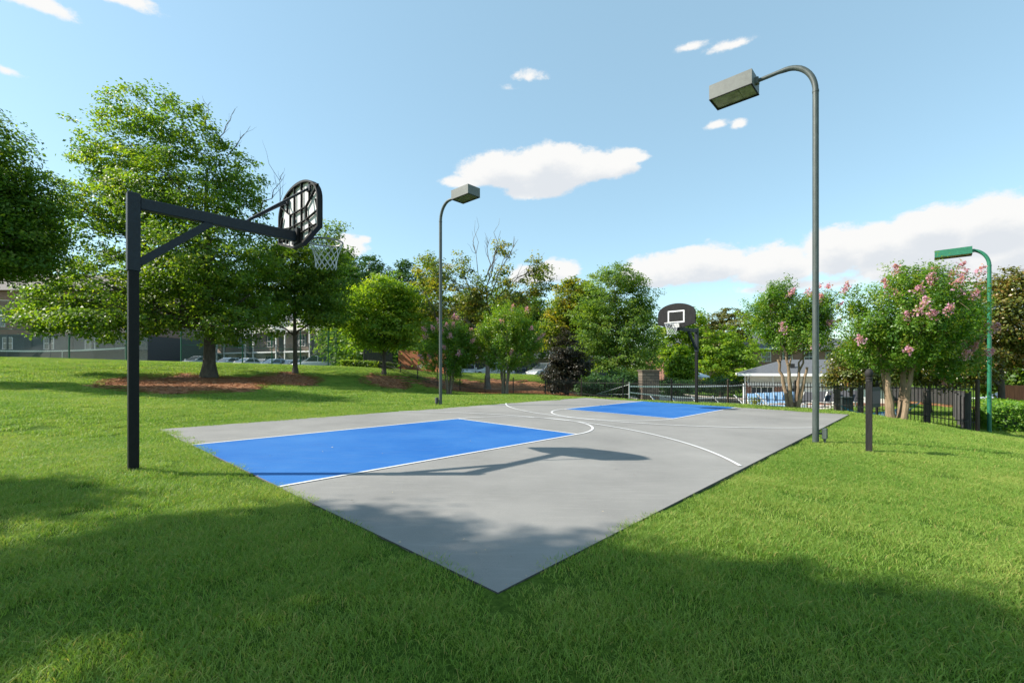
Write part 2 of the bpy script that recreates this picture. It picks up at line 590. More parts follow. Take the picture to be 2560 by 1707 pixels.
TP = [(-7.5, 3, .22), (-4, 2.5, .11), (0, 1, 0), (0, -3, 0), (-6, -2, .1), (5, 0, -.06), (5, 4, -.08), (3, 2, -.03), (9, 8, -.32), (8, 5, -.25), (5.94, 7.6, -.077), (7.5, 9.5, -.10),
      (12.2, 14.5, -.32), (10.2, 16.5, -.1), (14.2, 13.9, -.63), (16.75, 16, -.98), (14, 9, -.75), (20, 14, -1.1), (20, 20, -1.0), (11, 12, -.3),
      (-4.46, 5.36, .135), (-6, 5, .2), (-9, 8, .30), (-11.2, 10, .47), (-18, 16, .78), (-14, 16, .55), (-10, 15, .33), (-6.5, 12.5, .16),
      (-15.95, 24, .85), (-22, 24, 1.3), (-18.3, 29.5, 1.55), (-30.6, 29, 2.02), (-27, 33, 1.9), (-30.1, 37.6, 1.85), (-15.7, 40, 1.43), (-23, 39, 1.6), (-13.8, 29, 1.03), (-12.8, 33, 1.36),
      (-9.3, 33, .93), (-9.8, 37, 1.3), (-5, 19, .2), (-2.46, 16.2, .08), (-8, 21, .42), (-10, 25, .65), (-3.5, 25, -.14), (-.4, 25, -.06), (-.72, 27.66, -.2), (-6.4, 31, .22), (-5, 28, .06),
      (-1.76, 33, -.2), (0, 39, .6), (-4, 38, .6), (-3, 44, .9), (2, 44, .75), (8, 44, .2), (4, 34, -.3), (5, 27, -.5), (2.5, 22, -.05), (0, 20.5, .08),
      (0, 55, .1), (-6, 60, .1), (-25, 56, .9), (-40, 62, 1.5), (-14, 56, .8), (7.4, 17.9, .0), (6.5, 21, -.45), (8, 26, -1.2), (15, 26, -1.15), (10, 35, -1.45), (22, 35, -1.45), (20, 45, -1.5),
      (35, 40, -1.5), (17, 20, -.78), (21, 25, -.95), (25, 30, -1.2), (30, 36, -1.6), (37, 43, -1.9), (28, 26, -1.3), (31, 31, -1.75), (36, 36, -1.8), (28, 34, -1.6), (40, 28, -1.7),
      (0, 90, .5), (-60, 60, 1.8), (70, 60, -1.4), (-60, -10, 1.2), (60, -10, -1.2), (0, -40, 0), (-40, 20, 1.9), (45, 20, -1.3), (-30, 5, 1.0), (-20, 5, .7)]
for k in range(9):
    for (u, v) in ((W_ * k / 8, -0.3), (W_ * k / 8, L_ + .3), (-0.3, L_ * k / 8), (W_ + .3, L_ * k / 8)):
        p = uv2xy(u, v)
        if min((p[0] - q[0]) ** 2 + (p[1] - q[1]) ** 2 for q in TP) > 0.15:
            TP.append((p[0], p[1], plane_z(u, v) - 0.03))
TPa = np.array(TP)


def _phi(d2):
    return 0.5 * d2 * np.log(d2 + 1e-9)


_n = len(TPa)
_A = np.zeros((_n + 3, _n + 3))
_d2 = ((TPa[:, None, :2] - TPa[None, :, :2]) ** 2).sum(-1)
_A[:_n, :_n] = _phi(_d2) + np.eye(_n) * 0.6
_A[:_n, _n] = 1
_A[:_n, _n + 1:] = TPa[:, :2]
_A[_n:, :_n] = _A[:_n, _n:].T
_w = np.linalg.solve(_A, np.r_[TPa[:, 2], 0, 0, 0])


def sstep(a, b, x):
    t = np.clip((x - a) / (b - a), 0, 1)
    return t * t * (3 - 2 * t)


def ground_raw(X, Y):
    X = np.asarray(X, float)
    Y = np.asarray(Y, float)
    sh = X.shape
    P = np.c_[X.ravel(), Y.ravel()]
    out = np.empty(len(P))
    for i in range(0, len(P), 20000):
        q = P[i:i + 20000]
        d2 = ((q[:, None, :] - TPa[None, :, :2]) ** 2).sum(-1)
        out[i:i + 20000] = _phi(d2) @ _w[:_n] + _w[_n] + q @ _w[_n + 1:]
    r = np.hypot(P[:, 0], P[:, 1] - 20)
    k = sstep(45, 85, r)
    out = np.clip(out, -2.2, 3.0) * (1 - k) + 0.3 * k
    # lay the lawn against the slab
    rel = P - O
    u, v = rel @ DU, rel @ DV
    dx = np.maximum(np.maximum(-u, u - W_), 0)
    dy = np.maximum(np.maximum(-v, v - L_), 0)
    d = np.hypot(dx, dy)
    pz = PU * np.clip(u, 0, W_) + PV * np.clip(v, 0, L_)
    edge = 0.010 + 0.030 * sstep(0.3, -0.1, u) * sstep(1.0, 5.0, v)
    k = 1 - sstep(0.05, 1.1, d)
    out = out * (1 - k) + (pz - edge) * k
    inside = np.minimum(np.minimum(u, W_ - u), np.minimum(v, L_ - v))
    out = out - 0.14 * sstep(0.05, 0.6, inside)
    return out.reshape(sh)


def gz(x, y):
    return float(ground_raw(np.array([x]), np.array([y]))[0])


def in_court(X, Y, pad=0.0):
    rx, ry = X - O[0], Y - O[1]
    u = rx * DU[0] + ry * DU[1]
    v = rx * DV[0] + ry * DV[1]
    return (u > -pad) & (u < W_ + pad) & (v > -pad) & (v < L_ + pad)


def coords(lo, fine_lo, fine_hi, hi, step, grow):
    a = list(np.arange(fine_lo, fine_hi + 1e-6, step))
    s = step
    while a[-1] < hi:
        s = min(s * grow, 60)
        a.append(a[-1] + s)
    s = step
    while a[0] > lo:
        s = min(s * grow, 60)
        a.insert(0, a[0] - s)
    return np.array(a)


def grid_mesh(name, gx, gy, zf, material):
    X, Y = np.meshgrid(gx, gy)
    Z = zf(X, Y)
    nx, ny = len(gx), len(gy)
    vs = np.stack([X.ravel(), Y.ravel(), Z.ravel()], 1)
    idx = np.arange(nx * ny).reshape(ny, nx)
    f = np.stack([idx[:-1, :-1].ravel(), idx[:-1, 1:].ravel(), idx[1:, 1:].ravel(), idx[1:, :-1].ravel()], 1)
    me = bpy.data.meshes.new(name)
    me.from_pydata(vs.tolist(), [], f.tolist())
    me.polygons.foreach_set('use_smooth', [True] * len(me.polygons))
    me.update()
    return link_mesh(name, me, material)


# lawn soil material: what shows between the blades
def ground_material():
    m = bpy.data.materials.new('lawn_ground')
    m.use_nodes = True
    N, L = m.node_tree.nodes, m.node_tree.links
    b = N['Principled BSDF']
    b.inputs['Roughness'].default_value = 0.95
    b.inputs['Specular IOR Level'].default_value = 0.1
    g = N.new('ShaderNodeNewGeometry')
    n1 = N.new('ShaderNodeTexNoise')
    n1.inputs['Scale'].default_value = 0.35
    n1.inputs['Detail'].default_value = 6
    n2 = N.new('ShaderNodeTexNoise')
    n2.inputs['Scale'].default_value = 26
    n2.inputs['Detail'].default_value = 6
    n2.inputs['Roughness'].default_value = 0.75
    L.new(g.outputs['Position'], n1.inputs['Vector'])
    L.new(g.outputs['Position'], n2.inputs['Vector'])
    c1 = N.new('ShaderNodeValToRGB')
    c1.color_ramp.elements[0].position = 0.3
    c1.color_ramp.elements[0].color = (0.075, 0.150, 0.016, 1)
    c1.color_ramp.elements[1].position = 0.7
    c1.color_ramp.elements[1].color = (0.13, 0.20, 0.025, 1)
    L.new(n1.outputs['Fac'], c1.inputs[0])
    c2 = N.new('ShaderNodeValToRGB')
    c2.color_ramp.elements[0].position = 0.35
    c2.color_ramp.elements[0].color = (0.35, 0.45, 0.3, 1)
    c2.color_ramp.elements[1].position = 0.65
    c2.color_ramp.elements[1].color = (1.1, 1.1, 1.1, 1)
    L.new(n2.outputs['Fac'], c2.inputs[0])
    x = N.new('ShaderNodeMix')
    x.data_type = 'RGBA'
    x.blend_type = 'MULTIPLY'
    x.inputs[0].default_value = 1
    L.new(c1.outputs[0], x.inputs[6])
    L.new(c2.outputs[0], x.inputs[7])
    L.new(x.outputs[2], b.inputs['Base Color'])
    bp = N.new('ShaderNodeBump')
    bp.inputs['Strength'].default_value = 0.9
    bp.inputs['Distance'].default_value = 0.05
    L.new(n2.outputs['Fac'], bp.inputs['Height'])
    L.new(bp.outputs[0], b.inputs['Normal'])
    return m


GX = coords(-600, -20, 22, 600, 0.22, 1.09)
GY = coords(-120, -1, 30, 900, 0.22, 1.09)
ground = grid_mesh('ground', GX, GY, ground_raw, ground_material())
tag(ground, kind='structure')

# ------------------------------------------------------------------ court


def court_material(name, c1, c2, rough, scuff):
    m = bpy.data.materials.new(name)
    m.use_nodes = True
    N, L = m.node_tree.nodes, m.node_tree.links
    b = N['Principled BSDF']
    b.inputs['Roughness'].default_value = rough
    b.inputs['Specular IOR Level'].default_value = 0.25
    g = N.new('ShaderNodeNewGeometry')

    def noise(sc, det, ro=0.6, stretch=None):
        n = N.new('ShaderNodeTexNoise')
        n.inputs['Scale'].default_value = sc
        n.inputs['Detail'].default_value = det
        n.inputs['Roughness'].default_value = ro
        if stretch:
            mp = N.new('ShaderNodeMapping')
            mp.inputs['Rotation'].default_value = (0, 0, -YAW)
            mp.inputs['Scale'].default_value = stretch
            L.new(g.outputs['Position'], mp.inputs[0])
            L.new(mp.outputs[0], n.inputs['Vector'])
        else:
            L.new(g.outputs['Position'], n.inputs['Vector'])
        return n.outputs['Fac']

    def ramp(v, p0, p1, a, bb):
        r = N.new('ShaderNodeValToRGB')
        r.color_ramp.elements[0].position = p0
        r.color_ramp.elements[0].color = (*a, 1)
        r.color_ramp.elements[1].position = p1
        r.color_ramp.elements[1].color = (*bb, 1)
        L.new(v, r.inputs[0])
        return r.outputs[0]

    def mixc(f, a, bb, mode='MIX'):
        x = N.new('ShaderNodeMix')
        x.data_type = 'RGBA'
        x.blend_type = mode
        if isinstance(f, float):
            x.inputs[0].default_value = f
        else:
            L.new(f, x.inputs[0])
        for i, q in ((6, a), (7, bb)):
            if isinstance(q, tuple):
                x.inputs[i].default_value = (*q, 1)
            else:
                L.new(q, x.inputs[i])
        return x.outputs[2]
    base = ramp(noise(0.45, 7, 0.6), 0.3, 0.72, c1, c2)
    fine = ramp(noise(180, 3, 0.7), 0.25, 0.75, (0.80, 0.80, 0.80), (1.18, 1.18, 1.18))
    col = mixc(1.0, base, fine, 'MULTIPLY')
    streak = ramp(noise(3.0, 7, 0.7, (0.6, 5.0, 1)), 0.52, 0.80, (0, 0, 0), (0.75, 0.75, 0.75))
    col = mixc(streak, col, scuff)
    specks = ramp(noise(60, 2, 0.5), 0.78, 0.82, (0, 0, 0), (0.6, 0.6, 0.6))
    col = mixc(specks, col, tuple(min(v * 1.7, .8) for v in scuff))
    L.new(col, b.inputs['Base Color'])
    bp = N.new('ShaderNodeBump')
    bp.inputs['Strength'].default_value = 0.25
    bp.inputs['Distance'].default_value = 0.004
    L.new(noise(240, 3, 0.7), bp.inputs['Height'])
    L.new(bp.outputs[0], b.inputs['Normal'])
    return m


M['court_grey'] = court_material('court_grey', (0.182, 0.177, 0.168), (0.272, 0.263, 0.248), 0.8, (0.29, 0.28, 0.26))
M['court_blue'] = court_material('court_blue', (0.002, 0.088, 0.33), (0.034, 0.152, 0.40), 0.75, (0.07, 0.16, 0.36))
M['court_line'] = mat('court_line', (0.60, 0.60, 0.60), 0.7, 0, 0.10, 14)

mb = MB()
cs = [court_pt(0, 0), court_pt(W_, 0), court_pt(W_, L_), court_pt(0, L_)]
n_u, n_v = 12, 18
vs = []
top = []
for j in range(n_v + 1):
    for i in range(n_u + 1):
        top.append(court_pt(W_ * i / n_u, L_ * j / n_v))
fs = []
for j in range(n_v):
    for i in range(n_u):
        a = j * (n_u + 1) + i
        fs.append((a, a + 1, a + n_u + 2, a + n_u + 1))
mb.add(top, fs)
skirt = MB()
for (a, b_) in ((0, 1), (1, 2), (2, 3), (3, 0)):
    p, q = cs[a], cs[b_]
    dz = Vector((0, 0, -0.16))
    skirt.add([p, q, q + dz, p + dz], [(0, 1, 2, 3)])
court = mb.build('court_slab', M['court_grey'])
skirt.build('slab_edge', mat('slab_edge', (0.075, 0.072, 0.066), 0.9, 0, 0.4, 12, 0.4, 60), court, fixn=False)
bmx = bmesh.new()
bmx.from_mesh(court.data)
bmesh.ops.remove_doubles(bmx, verts=bmx.verts, dist=0.0005)
bmesh.ops.recalc_face_normals(bmx, faces=bmx.faces)
bmx.to_mesh(court.data)
bmx.free()
tag(court, kind='structure')
LW = 0.05
K0, K1, KL = 3.27, 6.93, 5.62
F0, F1, FL = 3.13, 6.75, 5.33


def sheet(name, polys, z, material):
    b = MB()
    for poly in polys:
        b.add([court_pt(u, v, z) for (u, v) in poly], [tuple(range(len(poly)))])
    return b.build(name, material, court)


def strip(path, w):
    """quads of width w along a path in court coordinates"""
    out = []
    n = len(path)
    off = []
    for i, p in enumerate(path):
        a = path[max(i - 1, 0)]
        c = path[min(i + 1, n - 1)]
        d = Vector((c[0] - a[0], c[1] - a[1])).normalized()
        off.append((-d.y, d.x))
    for i in range(n - 1):
        (a, b), (oa, ob) = (path[i], path[i + 1]), (off[i], off[i + 1])
        h = w / 2
        out.append([(a[0] + oa[0] * h, a[1] + oa[1] * h), (a[0] - oa[0] * h, a[1] - oa[1] * h), (b[0] - ob[0] * h, b[1] - ob[1] * h), (b[0] + ob[0] * h, b[1] + ob[1] * h)])
    return out


def grid_poly(u0, u1, v0, v1, n=6):
    r = []
    for i in range(n):
        for j in range(n):
            a, b_ = u0 + (u1 - u0) * i / n, u0 + (u1 - u0) * (i + 1) / n
            c, d = v0 + (v1 - v0) * j / n, v0 + (v1 - v0) * (j + 1) / n
            r.append([(a, c), (b_, c), (b_, d), (a, d)])
    return r


sheet('key_paint', grid_poly(K0 + LW, K1 - LW, 0.005, KL - LW), 0.004, M['court_blue'])
sheet('key_paint', grid_poly(F0 + LW, F1 - LW, L_ - FL + LW, L_ - 0.005), 0.004, M['court_blue'])


def key_lines(a, b_, v0, v1, s):
    # two sides plus the free throw line and the half circle beyond it
    h = LW / 2
    sheet('court_line', strip([(a + h, v0), (a + h, v1)], LW) + strip([(b_ - h, v0), (b_ - h, v1)], LW) + strip([(a + LW, v1 - s * h), (b_ - LW, v1 - s * h)], LW), 0.0075, M['court_line'])
    c, r = (a + b_) / 2, (b_ - a) / 2 - h
    arc = [(c + r * math.cos(t), v1 + s * r * math.sin(t)) for t in np.linspace(0, math.pi, 49)]
    sheet('court_line', strip(arc, LW), 0.0075, M['court_line'])


key_lines(K0, K1, 0.004, KL, 1)
key_lines(F0, F1, L_ - 0.004, L_ - FL, -1)


def three_arc(cu, cv, r, s):
    t0 = math.asin(max(-1, min(1, 0)))
    pts = []
    for t in np.linspace(0, math.pi, 161):
        u, v = cu + r * math.cos(t), cv + s * r * math.sin(t)
        if 0.01 < u < W_ - 0.01:
            pts.append((u, v))
    sheet('court_line', strip(pts, LW), 0.011, M['court_line'])


three_arc(5.02, 1.30, 6.05, 1)
three_arc(4.95, L_ - 1.30, 5.88, -1)

# ------------------------------------------------------------------ grass (stuff): blades placed over the lawn


def grass_material():
    m = bpy.data.materials.new('grass_blade')
    m.use_nodes = True
    N, L = m.node_tree.nodes, m.node_tree.links
    b = N['Principled BSDF']
    out = N['Material Output']
    g = N.new('ShaderNodeNewGeometry')
    n1 = N.new('ShaderNodeTexNoise')
    n1.inputs['Scale'].default_value = 0.55
    n1.inputs['Detail'].default_value = 7
    n1.inputs['Roughness'].default_value = 0.7
    L.new(g.outputs['Position'], n1.inputs['Vector'])
    a = N.new('ShaderNodeAttribute')
    a.attribute_name = 'tint'
    ad = N.new('ShaderNodeMath')
    ad.operation = 'MULTIPLY_ADD'
    ad.inputs[1].default_value = 0.55
    L.new(a.outputs['Fac'], ad.inputs[0])
    mrn = N.new('ShaderNodeMapRange')
    mrn.inputs[1].default_value = 0.32
    mrn.inputs[2].default_value = 0.70
    mrn.inputs[3].default_value = 0.0
    mrn.inputs[4].default_value = 0.5
    L.new(n1.outputs['Fac'], mrn.inputs[0])
    L.new(mrn.outputs[0], ad.inputs[2])
    cr = N.new('ShaderNodeValToRGB')
    e = cr.color_ramp.elements
    e[0].position, e[0].color = 0.05, (0.102, 0.222, 0.030, 1)
    e[1].position, e[1].color = 0.97, (0.42, 0.36, 0.12, 1)
    k = e.new(0.45)
    k.color = (0.198, 0.322, 0.052, 1)
    k = e.new(0.80)
    k.color = (0.325, 0.395, 0.095, 1)
    L.new(ad.outputs[0], cr.inputs[0])
    L.new(cr.outputs[0], b.inputs['Base Color'])
    b.inputs['Roughness'].default_value = 0.5
    b.inputs['Specular IOR Level'].default_value = 0.25
    t = N.new('ShaderNodeBsdfTranslucent')
    hs = N.new('ShaderNodeMix')
    hs.data_type = 'RGBA'
    hs.blend_type = 'MULTIPLY'
    hs.inputs[0].default_value = 1
    hs.inputs[7].default_value = (1.4, 1.4, 0.7, 1)
    L.new(cr.outputs[0], hs.inputs[6])
    L.new(hs.outputs[2], t.inputs['Color'])
    mx = N.new('ShaderNodeMixShader')
    mx.inputs[0].default_value = 0.4
    L.new(b.outputs[0], mx.inputs[1])
    L.new(t.outputs[0], mx.inputs[2])
    L.new(mx.outputs[0], out.inputs[0])
    return m


M['grass'] = grass_material()


def blade_patch(name, n, radius, h0, h1, w, seed, lean=1.0):
    r = np.random.default_rng(seed)
    rad = radius * np.sqrt(r.random(n))
    th = r.random(n) * 2 * math.pi
    cx, cy = rad * np.cos(th), rad * np.sin(th)
    h = h0 + (h1 - h0) * r.random(n) ** 1.4
    a = r.random(n) * 2 * math.pi
    dx, dy = np.cos(a), np.sin(a)
    ln = h * lean * (0.25 + r.random(n) * 1.2)
    f = r.random(n) * 2 * math.pi
    sx, sy = np.cos(f) * w / 2, np.sin(f) * w / 2
    k = 0.6 + 0.8 * r.random(n)
    sx, sy = sx * k, sy * k
    V = np.zeros((n, 5, 3))
    V[:, 0] = np.stack([cx - sx, cy - sy, np.full(n, -0.012)], 1)
    V[:, 1] = np.stack([cx + sx, cy + sy, np.full(n, -0.012)], 1)
    mx_, my_ = cx + dx * ln * 0.35, cy + dy * ln * 0.35
    V[:, 2] = np.stack([mx_ + sx * .8, my_ + sy * .8, h * 0.6], 1)
    V[:, 3] = np.stack([mx_ - sx * .8, my_ - sy * .8, h * 0.6], 1)
    V[:, 4] = np.stack([cx + dx * ln, cy + dy * ln, h], 1)
    base = np.arange(n) * 5
    me = bpy.data.meshes.new(name)
    me.vertices.add(n * 5)
    me.vertices.foreach_set('co', V.ravel())
    loops = np.stack([base, base + 1, base + 2, base + 3, base + 3, base + 2, base + 4], 1).ravel()
    me.loops.add(len(loops))
    me.loops.foreach_set('vertex_index', loops)
    me.polygons.add(2 * n)
    st = np.stack([np.arange(n) * 7, np.arange(n) * 7 + 4], 1).ravel()
    me.polygons.foreach_set('loop_start', st)
    tint = r.random(n)
    dead = r.random(n) < 0.045
    tint = np.where(dead, 1.6, tint * 0.9)
    at_ = me.attributes.new('tint', 'FLOAT', 'FACE')
    at_.data.foreach_set('value', np.repeat(tint, 2))
    me.update(calc_edges=True)
    me.materials.append(M['grass'])
    return bpy.data.objects.new(name, me)


MULCH = []      # (cx, cy, rx, ry, angle) in metres


def mulch_at(cx, cy, Y, rx, ry, ang=0.0):
    p = at(cx, cy, Y)
    MULCH.append((p.x, p.y, rx, ry, ang))


MULCH.append((-14.4, 20.4, 5.4, 3.0, 2.175))         # round the oak
MULCH.append((-12.3, 25.0, 4.6, 1.75, 2.03))          # round the slim tree
MULCH.append((-8.0, 29.0, 4.4, 1.6, 1.84))
MULCH.append((-3.2, 31.5, 5.2, 2.6, -0.72))           # beyond the railing
MULCH.append((2.0, 30.8, 6.5, 4.2, -0.72))
MULCH.append((33.4, 38.6, 4.6, 1.3, -.56))
MULCH.append((1.0, 34.5, 5.5, 3.0, -0.2))


def mulch_mask(X, Y):
    m = np.zeros_like(X, dtype=float)
    wob = 0.16 * np.sin(X * 2.1 + Y * 1.3) + 0.12 * np.sin(X * 4.7 - Y * 3.9) + 0.08 * np.sin(X * 9.1 + Y * 7.7)
    for (cx, cy, rx, ry, a) in MULCH:
        c, s = math.cos(a), math.sin(a)
        dx, dy = X - cx, Y - cy
        p, q = (dx * c + dy * s) / rx, (-dx * s + dy * c) / ry
        m = np.maximum(m, 1.0 + wob - np.sqrt(p * p + q * q))
    return m


PAVED = []      # polygons (list of xy) kept free of grass


def in_poly(X, Y, poly):
    r = np.zeros(X.shape, bool)
    n = len(poly)
    j = n - 1
    for i in range(n):
        xi, yi = poly[i]
        xj, yj = poly[j]
        c = ((yi > Y) != (yj > Y)) & (X < (xj - xi) * (Y - yi) / (yj - yi + 1e-12) + xi)
        r ^= c
        j = i
    return r


LOT_L = [(-75, 47), (-14, 47), (-9, 52), (-9, 66), (-75, 66)]
LOT_M = [(-8, 49), (14, 49), (14, 66), (-8, 66)]
DECK = [(8.5, 24.6), (12.5, 23.4), (17.5, 25.6), (19.8, 28), (24.5, 34.5), (29, 46), (9, 46), (8.5, 31)]
LOT_R = [(29, 29.5), (60, 22), (60, 40), (40, 36), (34, 33)]
PAVED += [LOT_L, LOT_M, DECK, LOT_R]


def grass_points():
    pts = []
    tiers = [(-0.6, 6.5, 55, 0), (6.5, 14, 26, 1), (14, 45, 9, 2)]       # y0, y1, patches per m2, tier
    for (y0, y1, dens, tier) in tiers:
        ymax = y1 + 1.0
        hw = 1.16 * ymax + 2.5
        n = int(dens * (2 * hw) * (ymax - y0))
        X = (rng.random(n) * 2 - 1) * hw
        Y = y0 + rng.random(n) * (ymax - y0)
        ok = (np.abs(X) < 1.16 * Y + 2.4) & ~in_court(X, Y, 0.05 if tier < 1 else (0.03 if tier < 2 else 0.12))
        uu = (X - O[0]) * DU[0] + (Y - O[1]) * DU[1]
        ok &= ~(in_court(X, Y, 0.09) & (uu < 0.12))
        ok &= mulch_mask(X, Y) < 0.02
        for poly in PAVED:
            ok &= ~in_poly(X, Y, poly)
        X, Y = X[ok], Y[ok]
        Z = ground_raw(X, Y)
        pts.append(np.stack([X, Y, Z, np.full(len(X), tier)], 1))
    return np.concatenate(pts)


def build_grass():
    P = grass_points()
    n = len(P)
    me = bpy.data.meshes.new('grass')
    me.vertices.add(n)
    me.vertices.foreach_set('co', P[:, :3].ravel())
    a = me.attributes.new('tier', 'INT', 'POINT')
    a.data.foreach_set('value', P[:, 3].astype(np.int32))
    a = me.attributes.new('spin', 'FLOAT', 'POINT')
    a.data.foreach_set('value', rng.random(n) * 6.283)
    sc = 0.8 + 0.4 * rng.random(n)
    # shorter where mowed close, longer in tufts
    hn = 0.5 + 0.5 * np.sin(P[:, 0] * 1.7 + 1.3 * np.sin(P[:, 1] * 1.1)) * np.sin(P[:, 1] * 2.3 + 0.7 * np.sin(P[:, 0] * 2.9))
    sc *= 0.9 + 0.2 * hn
    a = me.attributes.new('size', 'FLOAT', 'POINT')
    a.data.foreach_set('value', sc)
    me.update()
    o = bpy.data.objects.new('grass', me)
    COL.objects.link(o)
    tag(o, kind='stuff')
    patches = [blade_patch('grass_blades_fine', 330, 0.17, 0.010, 0.040, 0.0034, 1, 1.5),
               blade_patch('grass_blades_mid', 260, 0.24, 0.012, 0.042, 0.0065, 2, 1.4),
               blade_patch('grass_blades_far', 220, 0.42, 0.020, 0.058, 0.014, 3, 1.4)]
    ng = bpy.data.node_groups.new('grass_scatter', 'GeometryNodeTree')
    ng.interface.new_socket('Geometry', in_out='INPUT', socket_type='NodeSocketGeometry')
    ng.interface.new_socket('Geometry', in_out='OUTPUT', socket_type='NodeSocketGeometry')
    N, L = ng.nodes, ng.links
    gi, go = N.new('NodeGroupInput'), N.new('NodeGroupOutput')
    jn = N.new('GeometryNodeJoinGeometry')

    def attr(name, ty):
        q = N.new('GeometryNodeInputNamedAttribute')
        q.data_type = ty
        q.inputs['Name'].default_value = name
        return q.outputs['Attribute']
    tier, spin, size = attr('tier', 'INT'), attr('spin', 'FLOAT'), attr('size', 'FLOAT')
    rot = N.new('ShaderNodeCombineXYZ')
    L.new(spin, rot.inputs[2])
    for k, po in enumerate(patches):
        oi = N.new('GeometryNodeObjectInfo')
        oi.inputs['Object'].default_value = po
        oi.inputs['As Instance'].default_value = True
        cmpn = N.new('FunctionNodeCompare')
        cmpn.data_type = 'INT'
        cmpn.operation = 'EQUAL'
        L.new(tier, cmpn.inputs[2])
        cmpn.inputs[3].default_value = k
        ip = N.new('GeometryNodeInstanceOnPoints')
        L.new(gi.outputs[0], ip.inputs['Points'])
        L.new(cmpn.outputs[0], ip.inputs['Selection'])
        L.new(oi.outputs['Geometry'], ip.inputs['Instance'])
        L.new(rot.outputs[0], ip.inputs['Rotation'])
        L.new(size, ip.inputs['Scale'])
        L.new(ip.outputs[0], jn.inputs[0])
    L.new(jn.outputs[0], go.inputs[0])
    md = o.modifiers.new('scatter', 'NODES')
    md.node_group = ng
    print('grass patches', n)
    return o


build_grass()

# ------------------------------------------------------------------ mulch beds, car parks, pool deck: sheets laid on the ground
M['mulch'] = mat('pine_straw', (0.12, 0.042, 0.017), 0.95, 0, 0.5, 5, 0.9, 45, color2=(0.50, 0.235, 0.10))


def mulch_bed(cx, cy, rx, ry, a):
    n = 34
    c, s = math.cos(a), math.sin(a)
    R_ = max(rx, ry) * 1.35
    gx = np.linspace(cx - R_, cx + R_, 70)
    gy = np.linspace(cy - R_, cy + R_, 70)
    X, Y = np.meshgrid(gx, gy)
    wob = 0.16 * np.sin(X * 2.1 + Y * 1.3) + 0.12 * np.sin(X * 4.7 - Y * 3.9) + 0.08 * np.sin(X * 9.1 + Y * 7.7)
    dx, dy = X - cx, Y - cy
    q = 1.0 + wob - np.sqrt(((dx * c + dy * s) / rx) ** 2 + ((-dx * s + dy * c) / ry) ** 2)
    Z = ground_raw(X, Y) + 0.012 + 0.06 * np.clip(q, 0, .4) + 0.012 * np.sin(X * 11) * np.sin(Y * 9)
    idx = np.arange(70 * 70).reshape(70, 70)
    keep = (q[:-1, :-1] > 0) & (q[1:, 1:] > 0) & (q[:-1, 1:] > 0) & (q[1:, :-1] > 0)
    f = np.stack([idx[:-1, :-1][keep], idx[:-1, 1:][keep], idx[1:, 1:][keep], idx[1:, :-1][keep]], 1)
    used = np.unique(f)
    remap = -np.ones(4900, int)
    remap[used] = np.arange(len(used))
    vs = np.stack([X.ravel(), Y.ravel(), Z.ravel()], 1)[used]
    return vs, remap[f]


def build_mulch():
    # straw needles lie over the sheet
    allv, allf, off = [], [], 0
    for i, (cx, cy, rx, ry, a) in enumerate(MULCH):
        v, f = mulch_bed(cx, cy, rx, ry, a)
        v = v + np.array([0, 0, 0.004 * i])
        allv.append(v)
        allf.append(f + off)
        off += len(v)
        n = int(420 * rx * ry)
        th = rng.random(n) * 6.283
        rr = np.sqrt(rng.random(n)) * 1.06
        X = cx + (rr * np.cos(th) * rx) * math.cos(a) - (rr * np.sin(th) * ry) * math.sin(a)
        Y = cy + (rr * np.cos(th) * rx) * math.sin(a) + (rr * np.sin(th) * ry) * math.cos(a)
        Z = ground_raw(X, Y) + 0.03 + 0.035 * rng.random(n)
        d = rng.random(n) * 3.1416
        ln = 0.10 + 0.14 * rng.random(n)
        w = 0.010
        ex, ey = np.cos(d) * ln / 2, np.sin(d) * ln / 2
        px, py = -np.sin(d) * w, np.cos(d) * w
        t = (rng.random(n) - .5) * 0.07
        V = np.stack([np.stack([X - ex, Y - ey, Z - t], 1), np.stack([X + px, Y + py, Z + .008], 1), np.stack([X + ex, Y + ey, Z + t], 1), np.stack([X - px, Y - py, Z + .008], 1)], 1).reshape(-1, 3)
        allv.append(V)
        allf.append(np.arange(4 * n).reshape(n, 4) + off)
        off += 4 * n
    me = bpy.data.meshes.new('pine_straw_mulch')
    me.from_pydata(np.concatenate(allv).tolist(), [], np.concatenate(allf).tolist())
    me.update()
    tag(link_mesh('pine_straw_mulch', me, M['mulch']), kind='stuff')


build_mulch()


def paved(name, poly, material, dz, step=1.2):
    xs = [p[0] for p in poly]
    ys = [p[1] for p in poly]
    bm = bmesh.new()
    bm.faces.new([bm.verts.new((p[0], p[1], 0)) for p in poly])
    bmesh.ops.triangulate(bm, faces=bm.faces)
    for (lo, hi, ax) in ((min(xs), max(xs), 0), (min(ys), max(ys), 1)):
        k = lo + step
        while k < hi:
            co = (k, 0, 0) if ax == 0 else (0, k, 0)
            no = (1, 0, 0) if ax == 0 else (0, 1, 0)
            bmesh.ops.bisect_plane(bm, geom=bm.verts[:] + bm.edges[:] + bm.faces[:], plane_co=co, plane_no=no, dist=1e-5)
            k += step
    bm.verts.ensure_lookup_table()
    co = np.array([v.co[:] for v in bm.verts])
    z = ground_raw(co[:, 0], co[:, 1]) + dz
    for v, zz in zip(bm.verts, z):
        v.co.z = zz
    bmesh.ops.recalc_face_normals(bm, faces=bm.faces)
    me = bpy.data.meshes.new(name)
    bm.to_mesh(me)
    bm.free()
    if me.polygons[0].normal.z < 0:
        me.flip_normals()
    return tag(link_mesh(name, me, material), kind='structure')


